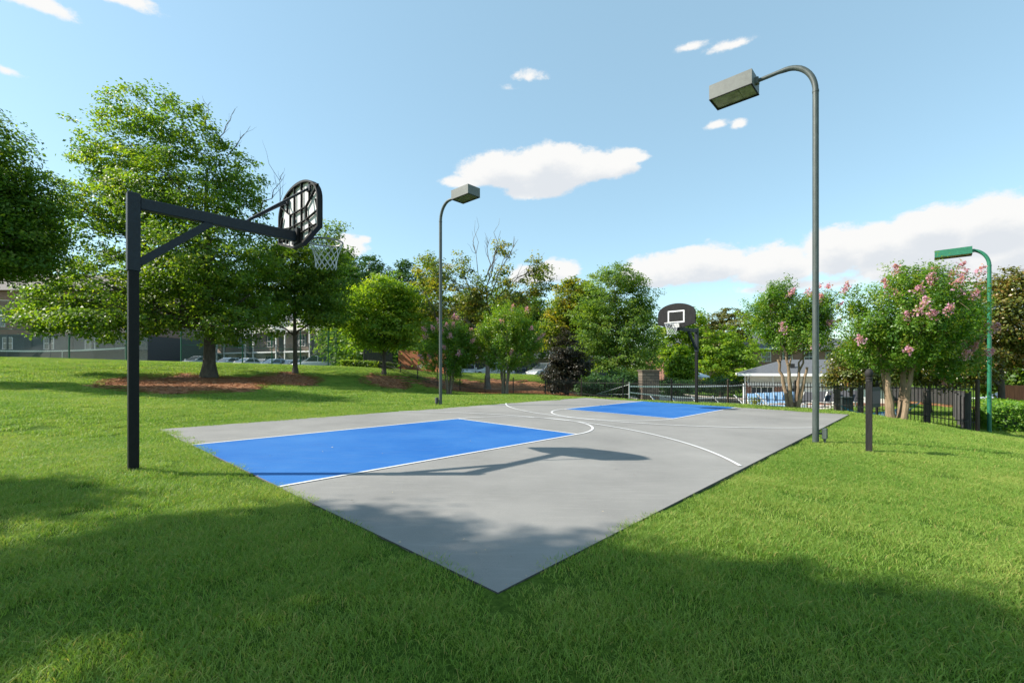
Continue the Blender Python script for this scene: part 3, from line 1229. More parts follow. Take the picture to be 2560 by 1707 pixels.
paved('parking_lot', LOT_L, M['asphalt'], 0.03)
paved('parking_lot', LOT_M, M['asphalt'], 0.03)
paved('parking_lot', LOT_R, M['asphalt'], 0.03)
paved('pool_deck', DECK, M['deck_concrete'], 0.05)
POOL = [(11, 29.2), (16.5, 28.2), (21, 30.0), (20.5, 32.6), (15, 33.2), (11, 32.5)]
paved('pool_water', POOL, M['pool_water'], 0.075)

# ------------------------------------------------------------------ trees


def quads_mesh(name, V, tint, material, parent):
    """V (N,4,3) -> one mesh of N leaves with a colour attribute"""
    n = len(V)
    me = bpy.data.meshes.new(name)
    me.vertices.add(4 * n)
    me.vertices.foreach_set('co', V.reshape(-1))
    me.loops.add(4 * n)
    me.loops.foreach_set('vertex_index', np.arange(4 * n, dtype=np.int32))
    me.polygons.add(n)
    me.polygons.foreach_set('loop_start', np.arange(n, dtype=np.int32) * 4)
    a = me.attributes.new('tint', 'FLOAT', 'FACE')
    a.data.foreach_set('value', np.clip(tint, 0, 1).astype(np.float32))
    me.update(calc_edges=True)
    return link_mesh(name, me, material, parent)


def unit(v):
    return v / (np.linalg.norm(v, axis=-1, keepdims=True) + 1e-9)


def leaves(C, N, size, r, width=0.55, fold=0.18, droop=0.0):
    """one folded diamond leaf at each centre C facing roughly N"""
    n = len(C)
    N = unit(N + r.normal(0, 0.55, (n, 3)))
    t = unit(np.cross(N, r.normal(0, 1, (n, 3))))
    t[:, 2] -= droop
    t = unit(t)
    b = np.cross(N, t)
    s = size * (0.6 + 0.8 * r.random((n, 1)))
    V = np.empty((n, 4, 3))
    V[:, 0] = C - t * s * 0.5
    V[:, 1] = C + b * s * width * 0.5 + N * s * fold + t * s * 0.06
    V[:, 2] = C + t * s * 0.5
    V[:, 3] = C - b * s * width * 0.5 + N * s * fold + t * s * 0.06
    return V


def sample_lobes(lobes, n, r, shell=0.55):
    vol = np.array([max(l[3], .05) * max(l[4], .05) * max(l[5], .05) * (l[6] if len(l) > 6 else 1) for l in lobes]) ** 0.8
    k = r.choice(len(lobes), n, p=vol / vol.sum())
    Lb = np.array([l[:6] for l in lobes])[k]
    d = unit(r.normal(0, 1, (n, 3)))
    rad = shell + (1.05 - shell) * r.random((n, 1)) ** 0.8
    stray = r.random((n, 1)) < 0.10
    rad = np.where(stray, rad * 1.16, rad)
    inner = r.random((n, 1)) < 0.25
    rad = np.where(inner, rad * r.random((n, 1)) ** 0.5, rad)
    return Lb[:, :3] + d * rad * Lb[:, 3:6], d, k


def limb_pts(a, b, r, n=6, wig=0.08, sag=0.0, rise=0.25):
    a, b = np.array(a, float), np.array(b, float)
    L = np.linalg.norm(b - a)
    mid = (a + b) / 2 + np.array([0, 0, rise * L * 0.4])
    out = []
    for i in range(n + 1):
        t = i / n
        p = (1 - t) ** 2 * a + 2 * t * (1 - t) * mid + t * t * b
        if 0 < i < n:
            p = p + r.normal(0, wig * L / n, 3)
        out.append(p)
    return out


def tree(name, label, cat, base, lobes, trunk_r, leaf, bark, sprays, per, leaf_size, spray_r=0.55, group=None, seed=1,
         trunk_top=None, lean=(0, 0), stems=0, stem_spread=0.35, fork=0.35, twigs=120, bare=(), flowers=0, flat=0.5, shell=0.55, width=0.6, tint_shift=0.0, patchy=0.25, upright=0.0, first_branch=0.3):
    """base: foot of the trunk; lobes: ellipsoids (x, y, z, rx, ry, rz) in metres from the foot"""
    r = np.random.default_rng(seed)
    root = thing(name, base, label, cat, group)
    L = [np.array(l[:6], float) for l in lobes]
    zc = max(l[2] + l[5] * 0.5 for l in L)
    top = trunk_top or zc * 0.8
    tb = MB()
    limbs = []
    if stems:
        for i in range(stems):
            a = 6.283 * (i + r.random() * 0.5) / stems
            rr = trunk_r * 1.6
            f = top * (0.8 + 0.4 * r.random())
            p0 = np.array([math.cos(a) * rr, math.sin(a) * rr, -0.15])
            p1 = np.array([math.cos(a) * (rr + stem_spread * f * 0.45), math.sin(a) * (rr + stem_spread * f * 0.45), f])
            pts = limb_pts(p0, p1, r, 9, 0.06, rise=0.10)
            rad = [trunk_r * (1.05 - 0.5 * j / 9) * (1.25 if j == 0 else 1) for j in range(10)]
            tb.tube(pts, rad, 8)
            limbs.append((pts, rad))
    else:
        n = 12
        pts, rad = [], []
        ph = r.random() * 6
        for j in range(n + 1):
            t = j / n
            pts.append(np.array([lean[0] * t + 0.10 * trunk_r * 4 * math.sin(ph + t * 5) * t, lean[1] * t + 0.10 * trunk_r * 4 * math.cos(ph + t * 4) * t, -0.2 + (top + .2) * t]))
            flare = 1 + 0.75 * math.exp(-t * top / (trunk_r * 1.6))
            rad.append(trunk_r * (1 - 0.80 * t) * flare)
        tb.tube(pts, rad, 12)
        limbs.append((pts, rad))
    if base[1] < 40:
        per, leaf_size = int(per * 1.3), leaf_size * .90
    C, D, K = sample_lobes(lobes, sprays, r, shell)
    # limbs to each lobe, then twigs to the sprays
    ends = []
    for i, l in enumerate(L):
        pts, rad = limbs[r.integers(len(limbs))] if stems else limbs[0]
        if stems:
            pts, rad = min(limbs, key=lambda q: np.linalg.norm(np.array(q[0][-1])[:2] - l[:2]))
            st = pts[-2]
            r0 = rad[-2] * 0.8
        else:
            want = max(first_branch * top, min(top * 0.97, l[2] - l[5] * 0.3 - 0.45 * np.linalg.norm(l[:2])))
            j = min(range(len(pts)), key=lambda q: abs(pts[q][2] - want))
            st, r0 = pts[j], rad[j] * 0.62
        tgt = l[:3] + np.array([0, 0, l[5] * 0.25])
        n = 8
        lp = limb_pts(st, tgt, r, n, 0.16, rise=0.18)
        lr = [max(r0 * (1 - 0.85 * q / n), 0.012) for q in range(n + 1)]
        tb.tube(lp, lr, 7)
        ends.append((lp, lr))
    for q in range(min(twigs, sprays)):
        lp, lr = ends[K[q]]
        j = r.integers(3, len(lp))
        tp = limb_pts(lp[j], C[q], r, 4, 0.2, rise=0.12)
        r1 = max(min(lr[j] * 0.55, 0.05), 0.011)
        tb.tube(tp, [r1, r1 * .8, r1 * .6, r1 * .45, r1 * .25], 5, cap=False)
    for (p, q, rr) in bare:
        bp = limb_pts(p, q, r, 6, 0.16, rise=0.05)
        tb.tube(bp, [rr * (1 - 0.8 * i / 6) for i in range(7)], 5, cap=False)
        for _ in range(5):
            j = r.integers(2, 6)
            d = unit(np.array(q) - np.array(p)) + r.normal(0, 0.35, 3)
            e = bp[j] + d * np.linalg.norm(np.array(q) - np.array(p)) * (0.15 + 0.3 * r.random())
            tb.tube(limb_pts(bp[j], e, r, 3, 0.15, rise=0.05), [rr * .4, rr * .3, rr * .2, rr * .1], 4, cap=False)
    tb.build('trunk', M[bark], root, smooth=True)
    # leaves
    k = np.repeat(np.arange(sprays), per)
    nl = len(k)
    off = np.clip(r.normal(0, 1, (nl, 3)), -1.7, 1.7) * np.array([1, 1, flat]) * spray_r * 0.43 * (0.6 + 0.8 * r.random((sprays, 1)))[k]
    if upright:
        ax = unit(np.stack([D[:, 0] * .7, D[:, 1] * .7, np.full(sprays, 1.0)], 1))[k]
        off = off * (1 - upright * .6) + ax * np.clip(r.normal(0, .8, (nl, 1)), -1.3, 1.5) * spray_r * upright
    if not upright:
        hz = unit(np.stack([D[:, 0], D[:, 1], D[:, 2] * .35 - .1], 1))[k]
        off = off + hz * np.clip(r.normal(0, .20, (nl, 1)), -.4, .4) * spray_r
    P = C[k] + off
    nrm = np.tile(np.array([0., 0., 0.75]), (nl, 1)) + D[k] * 0.7
    V = leaves(P, nrm, leaf_size, r, width)
    tint = 0.42 + tint_shift + r.normal(0, 0.16, nl) + (r.normal(0, patchy * 0.6, sprays))[k]
    quads_mesh('crown', V, tint, LEAF[leaf], root)
    if flowers:
        zt = np.array([l[2] for l in L])[K]
        cand = np.argsort(-(D[:, 2] * 0.35 - D[:, 1] * 0.45 + np.linalg.norm((C - C.mean(0)) / C.std(0), axis=1) * .35 + r.normal(0, 0.55, sprays)))[:flowers]
        allp, alln = [], []
        for q in cand:
            nn = 70
            ax = unit(np.array([D[q, 0] * .8, D[q, 1] * .8, 0.55 + .5 * r.random()]))
            ln = 0.18 + 0.2 * r.random()
            t = r.random((nn, 1))
            p = C[q] + D[q] * 0.25 + ax * (t - 0.2) * ln + r.normal(0, 1, (nn, 3)) * 0.075 * (1.1 - 0.75 * t)
            allp.append(p)
        Pf = np.concatenate(allp)
        Vf = leaves(Pf, unit(r.normal(0, 1, Pf.shape)), 0.06, r, 0.9, 0.25)
        quads_mesh('blossoms', Vf, 0.5 + r.normal(0, 0.25, len(Pf)), LEAF['blossom'], root)
    return root


def foot(x, Y):
    """foot of a tree sighted at column x and distance Y, on the ground"""
    X = (x - CX) / FPX * Y
    return Vector((X, Y, gz(X, Y)))


def lob(base, Y, spec, deep=0.95):
    """ellipses sighted at distance Y -> ellipsoids in metres from the foot, spread in depth too"""
    out = []
    rr = random.Random(int(Y * 100) + len(spec))
    for s in spec:
        x, y, rx, ry = s[:4]
        mx, my = rx * Y / FPX, ry * Y / FPX
        dy = s[4] if len(s) > 4 else rr.uniform(-0.55, 0.55) * mx
        p = at(x, y, Y)
        out.append((p.x - base.x, dy, p.z - base.z, mx * 1.08, mx * deep, my * 1.08))
    return out


# the oak behind the near hoop
b = foot(480, 24)
oak_lobes = lob(b, 24, [(225, 335, 72, 72), (335, 290, 60, 75), (440, 325, 70, 72), (535, 400, 62, 80), (300, 430, 120, 90), (430, 470, 130, 100), (565, 490, 50, 65),
                        (215, 510, 85, 80), (330, 590, 140, 85, 1.2), (500, 610, 120, 80, -1.5), (205, 660, 72, 58, -1.6), (165, 706, 40, 28, -2.2), (240, 730, 70, 42, -2.4),
                        (330, 690, 90, 60, -2.2), (430, 715, 95, 60, -1.0), (560, 690, 75, 70, .6), (420, 660, 120, 80, 2.5), (590, 570, 50, 55, 1.), (195, 750, 50, 28, -2.4), (250, 765, 45, 20, -2.0), (370, 755, 90, 36, -2.8), (560, 745, 80, 40, -1.2), (470, 768, 70, 24, 1.5)])
bare = []
for (x0, y0, x1, y1) in ((500, 330, 540, 250), (520, 360, 575, 290), (470, 300, 482, 235), (380, 260, 372, 215), (230, 300, 236, 245), (600, 480, 655, 400), (640, 520, 650, 395)):
    p, q = at(x0, y0, 24), at(x1, y1, 24)
    bare.append((tuple(p - b), tuple(q - b), 0.03))
tree('oak_tree', 'tall spreading oak with a thick trunk in a mulch bed, behind the near hoop', 'tree', b, oak_lobes, 0.29, 'oak', 'bark_oak', 1650, 46, 0.168, 0.62,
     seed=3, trunk_top=11.0, twigs=260, bare=bare, first_branch=0.22)

# the big tree at the left edge
b = Vector((-21.0, 16.0, gz(-21, 16)))
tree('shade_tree', 'broad dark green tree cut off by the left edge of the photo', 'tree', b,
     lob(b, 16, [(-20, 385, 105, 95), (55, 470, 70, 85), (-70, 520, 150, 110), (70, 565, 62, 74), (-10, 598, 100, 50), (-160, 420, 120, 130), (-220, 600, 120, 100), (20, 590, 60, 30, .8)]),
     0.28, 'maple', 'bark_oak', 1150, 48, 0.13, 0.54, seed=5, trunk_top=7.5, twigs=160)

# slim tree in its own mulch bed
b = foot(678, 29)
tree('young_maple', 'medium tree with a slim dark trunk beside the white parked cars', 'tree', b,
     lob(b, 29, [(690, 590, 80, 55), (750, 640, 50, 62), (630, 680, 62, 62), (695, 690, 85, 62), (755, 545, 28, 40), (660, 620, 70, 60), (760, 720, 40, 45), (620, 740, 40, 30)]),
     0.15, 'maple', 'bark_oak', 640, 44, 0.18, 0.6, seed=8, trunk_top=7.5, twigs=140, tint_shift=0.12)

# yellow-green rounded tree on the slope
b = foot(882, 33)
tree('elm_tree', 'rounded yellow-green tree on the slope above the dark iron railing', 'tree', b,
     lob(b, 33, [(882, 690, 70, 52), (842, 735, 46, 50), (924, 735, 44, 48), (880, 765, 74, 36), (895, 658, 40, 26), (842, 788, 36, 22), (930, 690, 32, 32), (925, 785, 40, 20)]),
     0.16, 'bright', 'bark_oak', 330, 62, 0.19, 0.85, seed=9, trunk_top=5.4, twigs=140, flat=.28, shell=.4)

# thin-crowned tree with bare branches
b = foot(1120, 33)
bare = []
for (x0, y0, x1, y1) in ((1120, 690, 1150, 530), (1110, 690, 1085, 560), (1130, 670, 1190, 550), (1125, 640, 1120, 545), (1100, 700, 1040, 590), (1135, 690, 1240, 590), (1105, 720, 1000, 620), (1115, 640, 1150, 545),
                         (1130, 650, 1170, 575), (1000, 720, 960, 650), (1020, 760, 980, 690)):
    p, q = at(x0, y0, 33), at(x1, y1, 33)
    bare.append((tuple(p - b), tuple(q - b), 0.05))
tree('thinning_tree', 'tall thin-crowned tree with bare grey branches rising beyond the railing', 'tree', b,
     lob(b, 33, [(1065, 610, 34, 34), (1150, 565, 20, 34), (1235, 622, 34, 32), (1010, 640, 40, 44), (1090, 690, 70, 50), (1190, 680, 58, 44), (985, 600, 26, 26), (1000, 705, 52, 52), (1150, 640, 34, 30), (1240, 665, 30, 30)]),
     0.20, 'sparse', 'bark_grey', 330, 30, 0.19, 0.55, seed=10, trunk_top=7.5, twigs=330, bare=bare, shell=0.3, patchy=.5)

# autumn-tinted tree and the oval tree
b = foot(1296, 42)
tree('autumn_tree', 'small tree turning orange and yellow beside the oval green tree', 'tree', b,
     lob(b, 42, [(1298, 700, 40, 46), (1280, 765, 40, 45), (1325, 662, 28, 24), (1320, 730, 36, 44)]), 0.16, 'yellow', 'bark_grey', 300, 40, 0.22, 0.6, seed=12, trunk_top=6.0, patchy=.45)
b = foot(1415, 38)
tree('oval_tree', 'large full oval green tree left of the far hoop', 'tree', b,
     lob(b, 38, [(1412, 690, 84, 68), (1425, 765, 90, 66), (1358, 750, 46, 66), (1478, 780, 42, 62), (1470, 720, 34, 40), (1408, 645, 56, 34), (1430, 830, 66, 36), (1375, 810, 48, 44)]), 0.22, 'elm', 'bark_oak', 820, 44, 0.19, 0.62, seed=13, trunk_top=8.0, twigs=150)
b = foot(1302, 29.5)
tree('plum_shrub', 'dark purple-brown leafy shrub pressed against the iron railing', 'shrub', b,
     lob(b, 29.5, [(1300, 815, 34, 48), (1290, 868, 40, 34), (1325, 850, 32, 40)]), 0.07, 'dark', 'bark_oak', 340, 40, 0.13, 0.4, seed=14, trunk_top=2.0, stems=3)

for i, (x, Y, sp, lb) in enumerate([(1372, 27, [(1372, 890, 40, 26)], 'low dark green shrub behind the railing right of the plum shrub'), (1440, 29, [(1440, 890, 44, 24), (1425, 872, 30, 20)], 'low dark green shrub behind the railing left of the stone pillar'),
                                    (1545, 36, [(1545, 888, 44, 16)], 'low dark shrub behind the deep blue sun loungers'), (1640, 40, [(1640, 885, 70, 18)], 'long low shrub across the pool, left of the clubhouse')]):
    b = foot(x, Y)
    tree('garden_shrub', lb, 'shrub', b, lob(b, Y, sp), 0.04, 'pine', 'bark_oak', 170, 40, 0.14, 0.42, 'shrubs round the pool', 40 + i, trunk_top=.7, stems=3, twigs=20)

# crape myrtles
b1 = foot(1032, 25)
tree('crape_myrtle', 'smaller crape myrtle by the middle lamp post, pale pink blossom along its top', 'tree', b1,
     lob(b1, 25, [(1028, 800, 58, 50), (1030, 762, 46, 26), (985, 800, 26, 40), (1068, 800, 28, 44), (1030, 840, 40, 22)]), 0.05, 'crape', 'bark_crape_dark', 420, 42, 0.10, 0.36, 'crape myrtles', 15,
     trunk_top=1.7, stems=5, stem_spread=.3, flowers=22, upright=.5)
b2 = foot(1160, 25)
tree('crape_myrtle', 'bright green crape myrtle with few blossoms and clustered grey stems at the railing', 'tree', b2,
     lob(b2, 25, [(1170, 775, 66, 58), (1165, 732, 46, 28), (1120, 780, 30, 44), (1215, 785, 32, 48), (1160, 830, 50, 20)]), 0.065, 'crape', 'bark_crape_dark', 520, 42, 0.10, 0.36, 'crape myrtles', 16,
     trunk_top=1.9, stems=5, stem_spread=.24, flowers=9, upright=.6, tint_shift=.08)
b3 = foot(1822, 16.6)
tree('crape_myrtle', 'crape myrtle behind the tall lamp post, a few pink blossoms, in front of the clubhouse', 'tree', b3,
     lob(b3, 16.6, [(1820, 725, 84, 54), (1760, 725, 44, 44), (1885, 730, 44, 46), (1820, 778, 74, 28), (1808, 672, 30, 26), (1770, 680, 24, 20), (1905, 690, 24, 20)]), 0.075, 'crape', 'bark_crape', 640, 44, 0.078, 0.30, 'crape myrtles', 17,
     trunk_top=1.75, stems=5, stem_spread=.46, flowers=14, upright=.55, twigs=160)
b4 = foot(2058, 14.6)
tree('crape_myrtle', 'largest crape myrtle, covered in pink blossom, between the sign post and the green lamp post', 'tree', b4,
     lob(b4, 14.6, [(2062, 725, 108, 82), (1988, 760, 62, 50), (2150, 755, 80, 62), (2085, 660, 64, 40), (2205, 720, 34, 44), (2060, 815, 104, 34), (1940, 700, 26, 40), (2150, 690, 50, 44), (2180, 830, 60, 34)]), 0.10, 'crape', 'bark_crape', 1150, 44, 0.078, 0.32, 'crape myrtles', 18,
     trunk_top=1.95, stems=4, stem_spread=.30, flowers=36, upright=.55, twigs=220, patchy=.32)

# glossy magnolias
b = foot(1955, 23)
tree('magnolia', 'low glossy magnolia at the end of the clubhouse, behind the sign post', 'tree', b,
     lob(b, 23, [(1950, 840, 44, 42), (1988, 812, 40, 38), (1935, 872, 30, 20), (1992, 868, 34, 26), (2030, 850, 40, 34)]), 0.10, 'magnolia', 'bark_oak', 460, 36, 0.13, 0.42, 'magnolias', 21, trunk_top=2.4)
b = foot(2300, 21.5)
tree('magnolia', 'tall bronze-tinged magnolia behind the green lamp post', 'tree', b,
     lob(b, 21.5, [(2310, 715, 60, 80), (2255, 780, 74, 70), (2345, 785, 80, 66), (2200, 825, 62, 52), (2330, 655, 34, 36), (2420, 720, 60, 90), (2250, 845, 50, 34)]), 0.16, 'magnolia', 'bark_oak', 1000, 40, 0.14, 0.5, 'magnolias', 22, trunk_top=5.0, tint_shift=.1, patchy=.3)
b = foot(2135, 24)
tree('magnolia', 'dark lower magnolia behind the largest crape myrtle', 'tree', b,
     lob(b, 24, [(2135, 850, 60, 36), (2080, 840, 50, 40), (2180, 820, 60, 60)]), 0.12, 'magnolia', 'bark_oak', 380, 36, 0.14, 0.45, 'magnolias', 23, trunk_top=2.6, tint_shift=-.15)

# trees beyond the pool
far = [
    (1552, 48, [(1548, 775, 40, 46), (1590, 750, 26, 36), (1535, 830, 34, 26), (1575, 820, 30, 26)], 'bright', 'light green tree directly behind the far backboard', 4.5),
    (1566, 42, [(1566, 850, 22, 30), (1566, 822, 13, 20)], 'bright', 'small cone-shaped bright green tree between stone pillar and far hoop pole', 1.8),
    (1655, 47, [(1655, 800, 52, 46), (1700, 815, 42, 36), (1640, 850, 34, 34), (1690, 855, 40, 24)], 'bright', 'broad bright green tree to the right of the far hoop pole', 4.0),
    (1660, 72, [(1655, 745, 36, 26), (1622, 765, 38, 34), (1695, 745, 34, 26), (1672, 722, 22, 14), (1650, 790, 60, 30)], 'olive', 'dull olive tree on the skyline left of the clubhouse crape myrtle', 8.0),
]
for i, (x, Y, sp, lf, lb, tt) in enumerate(far):
    b = foot(x, Y)
    tree('pool_tree', lb, 'tree', b, lob(b, Y, sp), 0.16, lf, 'bark_oak', 300, 40, 0.24 if Y < 60 else .34, 0.6 if Y < 60 else 0.9, 'trees beyond the pool', 30 + i, trunk_top=tt, twigs=60)

# tall trees behind the slope
skyl = [
    (845, 62, [(840, 640, 46, 46), (868, 680, 50, 50), (820, 690, 40, 60), (850, 605, 26, 20), (850, 750, 60, 60)], 'pine', 'dark pine with a pointed top, behind the yellow-green tree'),
    (925, 64, [(925, 650, 40, 42), (950, 700, 44, 50), (905, 700, 40, 50), (930, 615, 20, 16), (930, 760, 60, 60)], 'pine', 'dark pine right of the pointed one, left of the middle lamp post'),
    (800, 50, [(790, 650, 34, 50), (805, 720, 44, 50), (790, 780, 44, 44)], 'maple', 'green tree filling the gap right of the slim maple'),
    (760, 62, [(770, 600, 36, 44), (755, 680, 50, 60)], 'maple', 'tall green tree behind the near hoop net'),
    (985, 52, [(985, 640, 34, 56), (975, 720, 40, 50), (1000, 770, 50, 50)], 'sparse', 'thin yellowish tree just left of the middle lamp post'),
    (1215, 56, [(1215, 720, 50, 44), (1180, 760, 50, 44), (1245, 770, 40, 44)], 'maple', 'mid green tree behind the second crape myrtle'),
    (1080, 58, [(1075, 740, 54, 44), (1110, 780, 50, 40), (1045, 790, 46, 40)], 'olive', 'olive tree low behind the thin-crowned tree'),
    (2310, 36, [(2300, 845, 70, 46), (2240, 850, 50, 40)], 'maple', 'dark green tree rising behind the reddish board fence'),
    (2420, 33, [(2400, 830, 80, 60), (2350, 860, 50, 34)], 'maple', 'green tree at the right edge behind the reddish board fence'),
    (1352, 58, [(1350, 690, 30, 30), (1345, 740, 36, 44)], 'maple', 'dark green tree top left of the oval tree'),
]
for i, (x, Y, sp, lf, lb) in enumerate(skyl):
    b = foot(x, Y)
    tree('tall_tree' if lf != 'pine' else 'pine_tree', lb, 'tree', b, lob(b, Y, sp), 0.22, lf, 'bark_grey', 330 if lf != 'sparse' else 170, 40, 0.34, 0.95, 'tall trees behind the slope', 50 + i, trunk_top=8.0, twigs=50)

# trees standing left of the photographer, whose shade falls on the foreground lawn
for i, (x, y, lobes) in enumerate([
    (-12.5, 1.95, [(1.35, -1.15, 9.0, 1.2, 2.0, .9), (2.2, -1.45, 9.5, 1.3, 1.7, .6), (.0, .65, 8.5, 1.1, .85, .5), (-2.2, 1.5, 8.0, .9, .62, .4), (.9, -2.7, 9.2, 1.9, 1.4, .9), (-1.14, -.31, 8.3, .9, .9, .4, .35)]),
]):
    tree('park_tree', 'leafy tree left of the camera shading the front lawn', 'tree', Vector((x, y, gz(x, y))), lobes, 0.26, 'maple', 'bark_oak', 1250, 50, 0.15, 0.46, None, 80 + i, trunk_top=7.5, twigs=150, shell=0.2)

# woodland beyond, too dense to tell apart


def woodland():
    r = np.random.default_rng(99)
    P, D = [], []
    for (x0, x1, y0, Y, n) in ((760, 1350, 705, 76, 1200), (1330, 2500, 800, 90, 1100), (-500, 760, 640, 105, 900), (780, 1010, 790, 47, 240), (2380, 3200, 700, 50, 500)):
        x = x0 + (x1 - x0) * r.random(n)
        tops = y0 + 26 * np.sin(x * .021) + 18 * np.sin(x * .057 + 1) + 10 * np.sin(x * .13)
        base = 860
        t = r.random(n) ** 0.7
        yy = base + (tops - base) * t
        dep = Y + r.normal(0, 2.5, n)
        P.append(np.stack([(x - CX) / FPX * dep, dep, CAM_H - (yy - HY) / FPX * dep], 1))
    C = np.concatenate(P)
    per = 44
    k = np.repeat(np.arange(len(C)), per)
    Pp = C[k] + r.normal(0, 1, (len(k), 3)) * np.array([.9, .9, .7])
    V = leaves(Pp, np.tile(np.array([0, -.4, .7]), (len(k), 1)), 0.42, r, .6)
    root = empty('woodland', (0, 0, 0))
    o = quads_mesh('woodland', V, 0.35 + r.normal(0, .15, len(k)) + r.normal(0, .15, len(C))[k], LEAF['maple'], None)
    bpy.data.objects.remove(root)
    tag(o, kind='stuff')


woodland()

# ------------------------------------------------------------------ basketball hoops


def board_outline(w, h):
    c, v = 0.157 * h / .94, 0.372 * h / .94
    d = h - c - v
    pts = [(-.125 * w, 0), (.125 * w, 0), (.5 * w, c), (.5 * w, c + v)]
    for t in np.linspace(0.12, math.pi - 0.12, 22):
        pts.append((.5 * w * math.cos(t), c + v + d * math.sin(t) ** 0.9))
    pts.append((-.5 * w, c + v))
    pts.append((-.5 * w, c))
    return pts


def inset(poly, k):
    cx = sum(p[0] for p in poly) / len(poly)
    cz = sum(p[1] for p in poly) / len(poly)
    out = []
    for (x, z) in poly:
        d = Vector((x - cx, z - cz))
        L = d.length
        d *= (L - k) / L
        out.append((cx + d.x, cz + d.y))
    return out


def hoop(loc, rotz, label, pole_h, bz, bh, bw, rim_mat, back_light):
    root = thing('basketball_hoop', loc, label, 'basketball hoop', 'basketball hoops', rotz)
    s = 0.050
    MB().box(-s, s, -s, s, -.2, pole_h - .85, bevel=.008).build('post', M['black_steel'], root)
    s2 = s + .011
    sl = MB()
    sl.box(-s2, s2, -s2, s2, pole_h - .92, pole_h, bevel=.008)
    sl.build('post_sleeve', M['blue_black_steel'], root)
    by = 1.90                       # back face of the board
    az = pole_h - .19
    MB().box(-.048, .048, s2 + .001, by - .012, az + .01, az + .145, bevel=.007).build('arm', M['blue_black_steel'], root)
    MB().bar((0, s2 - .01, az - .62), (0, .78, az + .02), .075, .085).build('brace', M['blue_black_steel'], root)
    zt = bz + bh * .80
    for sx in (-1, 1):
        st = MB().tube([(sx * .05, 1.22, az + .165), (sx * .40, by - .02, zt)], .017, 8)
        st.box(sx * .40 - .05, sx * .40 + .05, by - .03, by - .005, zt - .04, zt + .04)
        st.build('stay_rod', M['blue_black_steel'], root)
    MB().box(-.10, .10, by - .06, by - .008, az - .03, az + .19).build('mounting_plate', M['black_steel'], root)
    # board
    ol = [(x, z + bz) for x, z in board_outline(bw, bh)]
    bd = MB().prism(ol, by + .028, by + .045)
    board = bd.build('backboard', M['board_black'], root)
    MB().prism(inset(ol, .012), by + .020, by + .0275).build('back_panel', M['board_grey'], board)
    rb = MB()
    n = len(ol)
    il = inset(ol, .035)
    for i in range(n):
        j = (i + 1) % n
        a, b_, c, d = ol[i], ol[j], il[j], il[i]
        vs = [(a[0], by - .03, a[1]), (b_[0], by - .03, b_[1]), (c[0], by - .03, c[1]), (d[0], by - .03, d[1]),
              (a[0], by + .032, a[1]), (b_[0], by + .032, b_[1]), (c[0], by + .02, c[1]), (d[0], by + .02, d[1])]
        rb.add(vs, [(3, 2, 1, 0), (0, 1, 5, 4), (2, 3, 7, 6)])

    def rib(x0, z0, x1, z1, dep=.034):
        a, b_ = (x0 * bw, bz + z0 * bh), (x1 * bw, bz + z1 * bh)
        rb.bar((a[0], by - .005, a[1]), (b_[0], by - .005, b_[1]), .011, dep, up=(0, 1, 0))
    for x, z0, z1 in ((-.09, .03, .97), (.09, .03, .97), (-.28, .12, .30), (.28, .12, .30), (-.28, .62, .92), (.28, .62, .92), (-.20, .36, .56), (.20, .36, .56)):
        rib(x, z0, x, z1)
    for sx in (-1, 1):
        rib(sx * .20, .56, sx * .47, .80)
        rib(sx * .20, .36, sx * .47, .42)
        rib(sx * .47, .80, sx * .28, .86)
        rib(sx * .47, .42, sx * .42, .60)
        rib(sx * .20, .36, sx * .40, .18)
        rib(sx * .09, .20, sx * .44, .22)
    for z in (.20, .36, .56):
        rib(-.09 if z < .3 else -.2, z, .09 if z < .3 else .2, z)
    rb.build('back_ribs', M['board_black'], board)
    fr = MB()
    y0, y1 = by + .0455, by + .048
    w2, hz, t = .305, .44, .045
    zb = bz + .20
    fr.box(-w2, w2, y0, y1, zb + hz - t, zb + hz)
    fr.box(-w2, -w2 + t, y0, y1, zb, zb + hz - t)
    fr.box(w2 - t, w2, y0, y1, zb, zb + hz - t)
    fr.box(-w2 + t, w2 - t, y0, y1, zb, zb + t)
    fr.build('target_square', M['white_paint'], board)
    rz = bz + .155
    r = .245
    cy = by + .045 + .13 + r
    rm = MB()
    rm.tube([(r * math.cos(t), cy + r * math.sin(t), rz) for t in np.linspace(0, 2 * math.pi, 40, endpoint=False)], .0125, 8, close=True)
    rm.tube([(-.10, by + .05, rz - .01), (-.12, cy - r * .86, rz)], .009, 6)
    rm.tube([(.10, by + .05, rz - .01), (.12, cy - r * .86, rz)], .009, 6)
    rm.tube([(-.06, by + .05, rz - .12), (-.09, cy - r * .93, rz - .01)], .008, 6)
    rm.tube([(.06, by + .05, rz - .12), (.09, cy - r * .93, rz - .01)], .008, 6)
    rm.box(-.12, .12, by + .046, by + .056, rz - .13, rz + .02)
    rim = rm.build('rim', rim_mat, root, smooth=True)
    nt = MB()
    loops, rows = 12, 6
    Ln = .40
    rr_ = random.Random(4)
    prof = [r * .99, r * .90, r * .80, r * .715, r * .66, r * .63, r * .64]

    def npnt(i, row):
        a = 2 * math.pi * (i + (0.5 if row % 2 else 0)) / loops
        q = prof[row]
        return Vector((q * math.cos(a), cy + q * math.sin(a), rz - Ln * (row / rows) ** .93 + (.008 * math.sin(3 * a) if row else 0)))
    for row in range(rows):
        for i in range(loops):
            a = npnt(i, row)
            for j in ((i, i - 1) if row % 2 == 0 else (i, i + 1)):
                b_ = npnt(j, row + 1)
                m_ = (a + b_) / 2
                m_.x *= .985
                nt.tube([a, m_, b_], 0.0036 if row > 0 else .0042, 5, cap=False)
    nt.build('net', M['net_string'], rim)
    return root


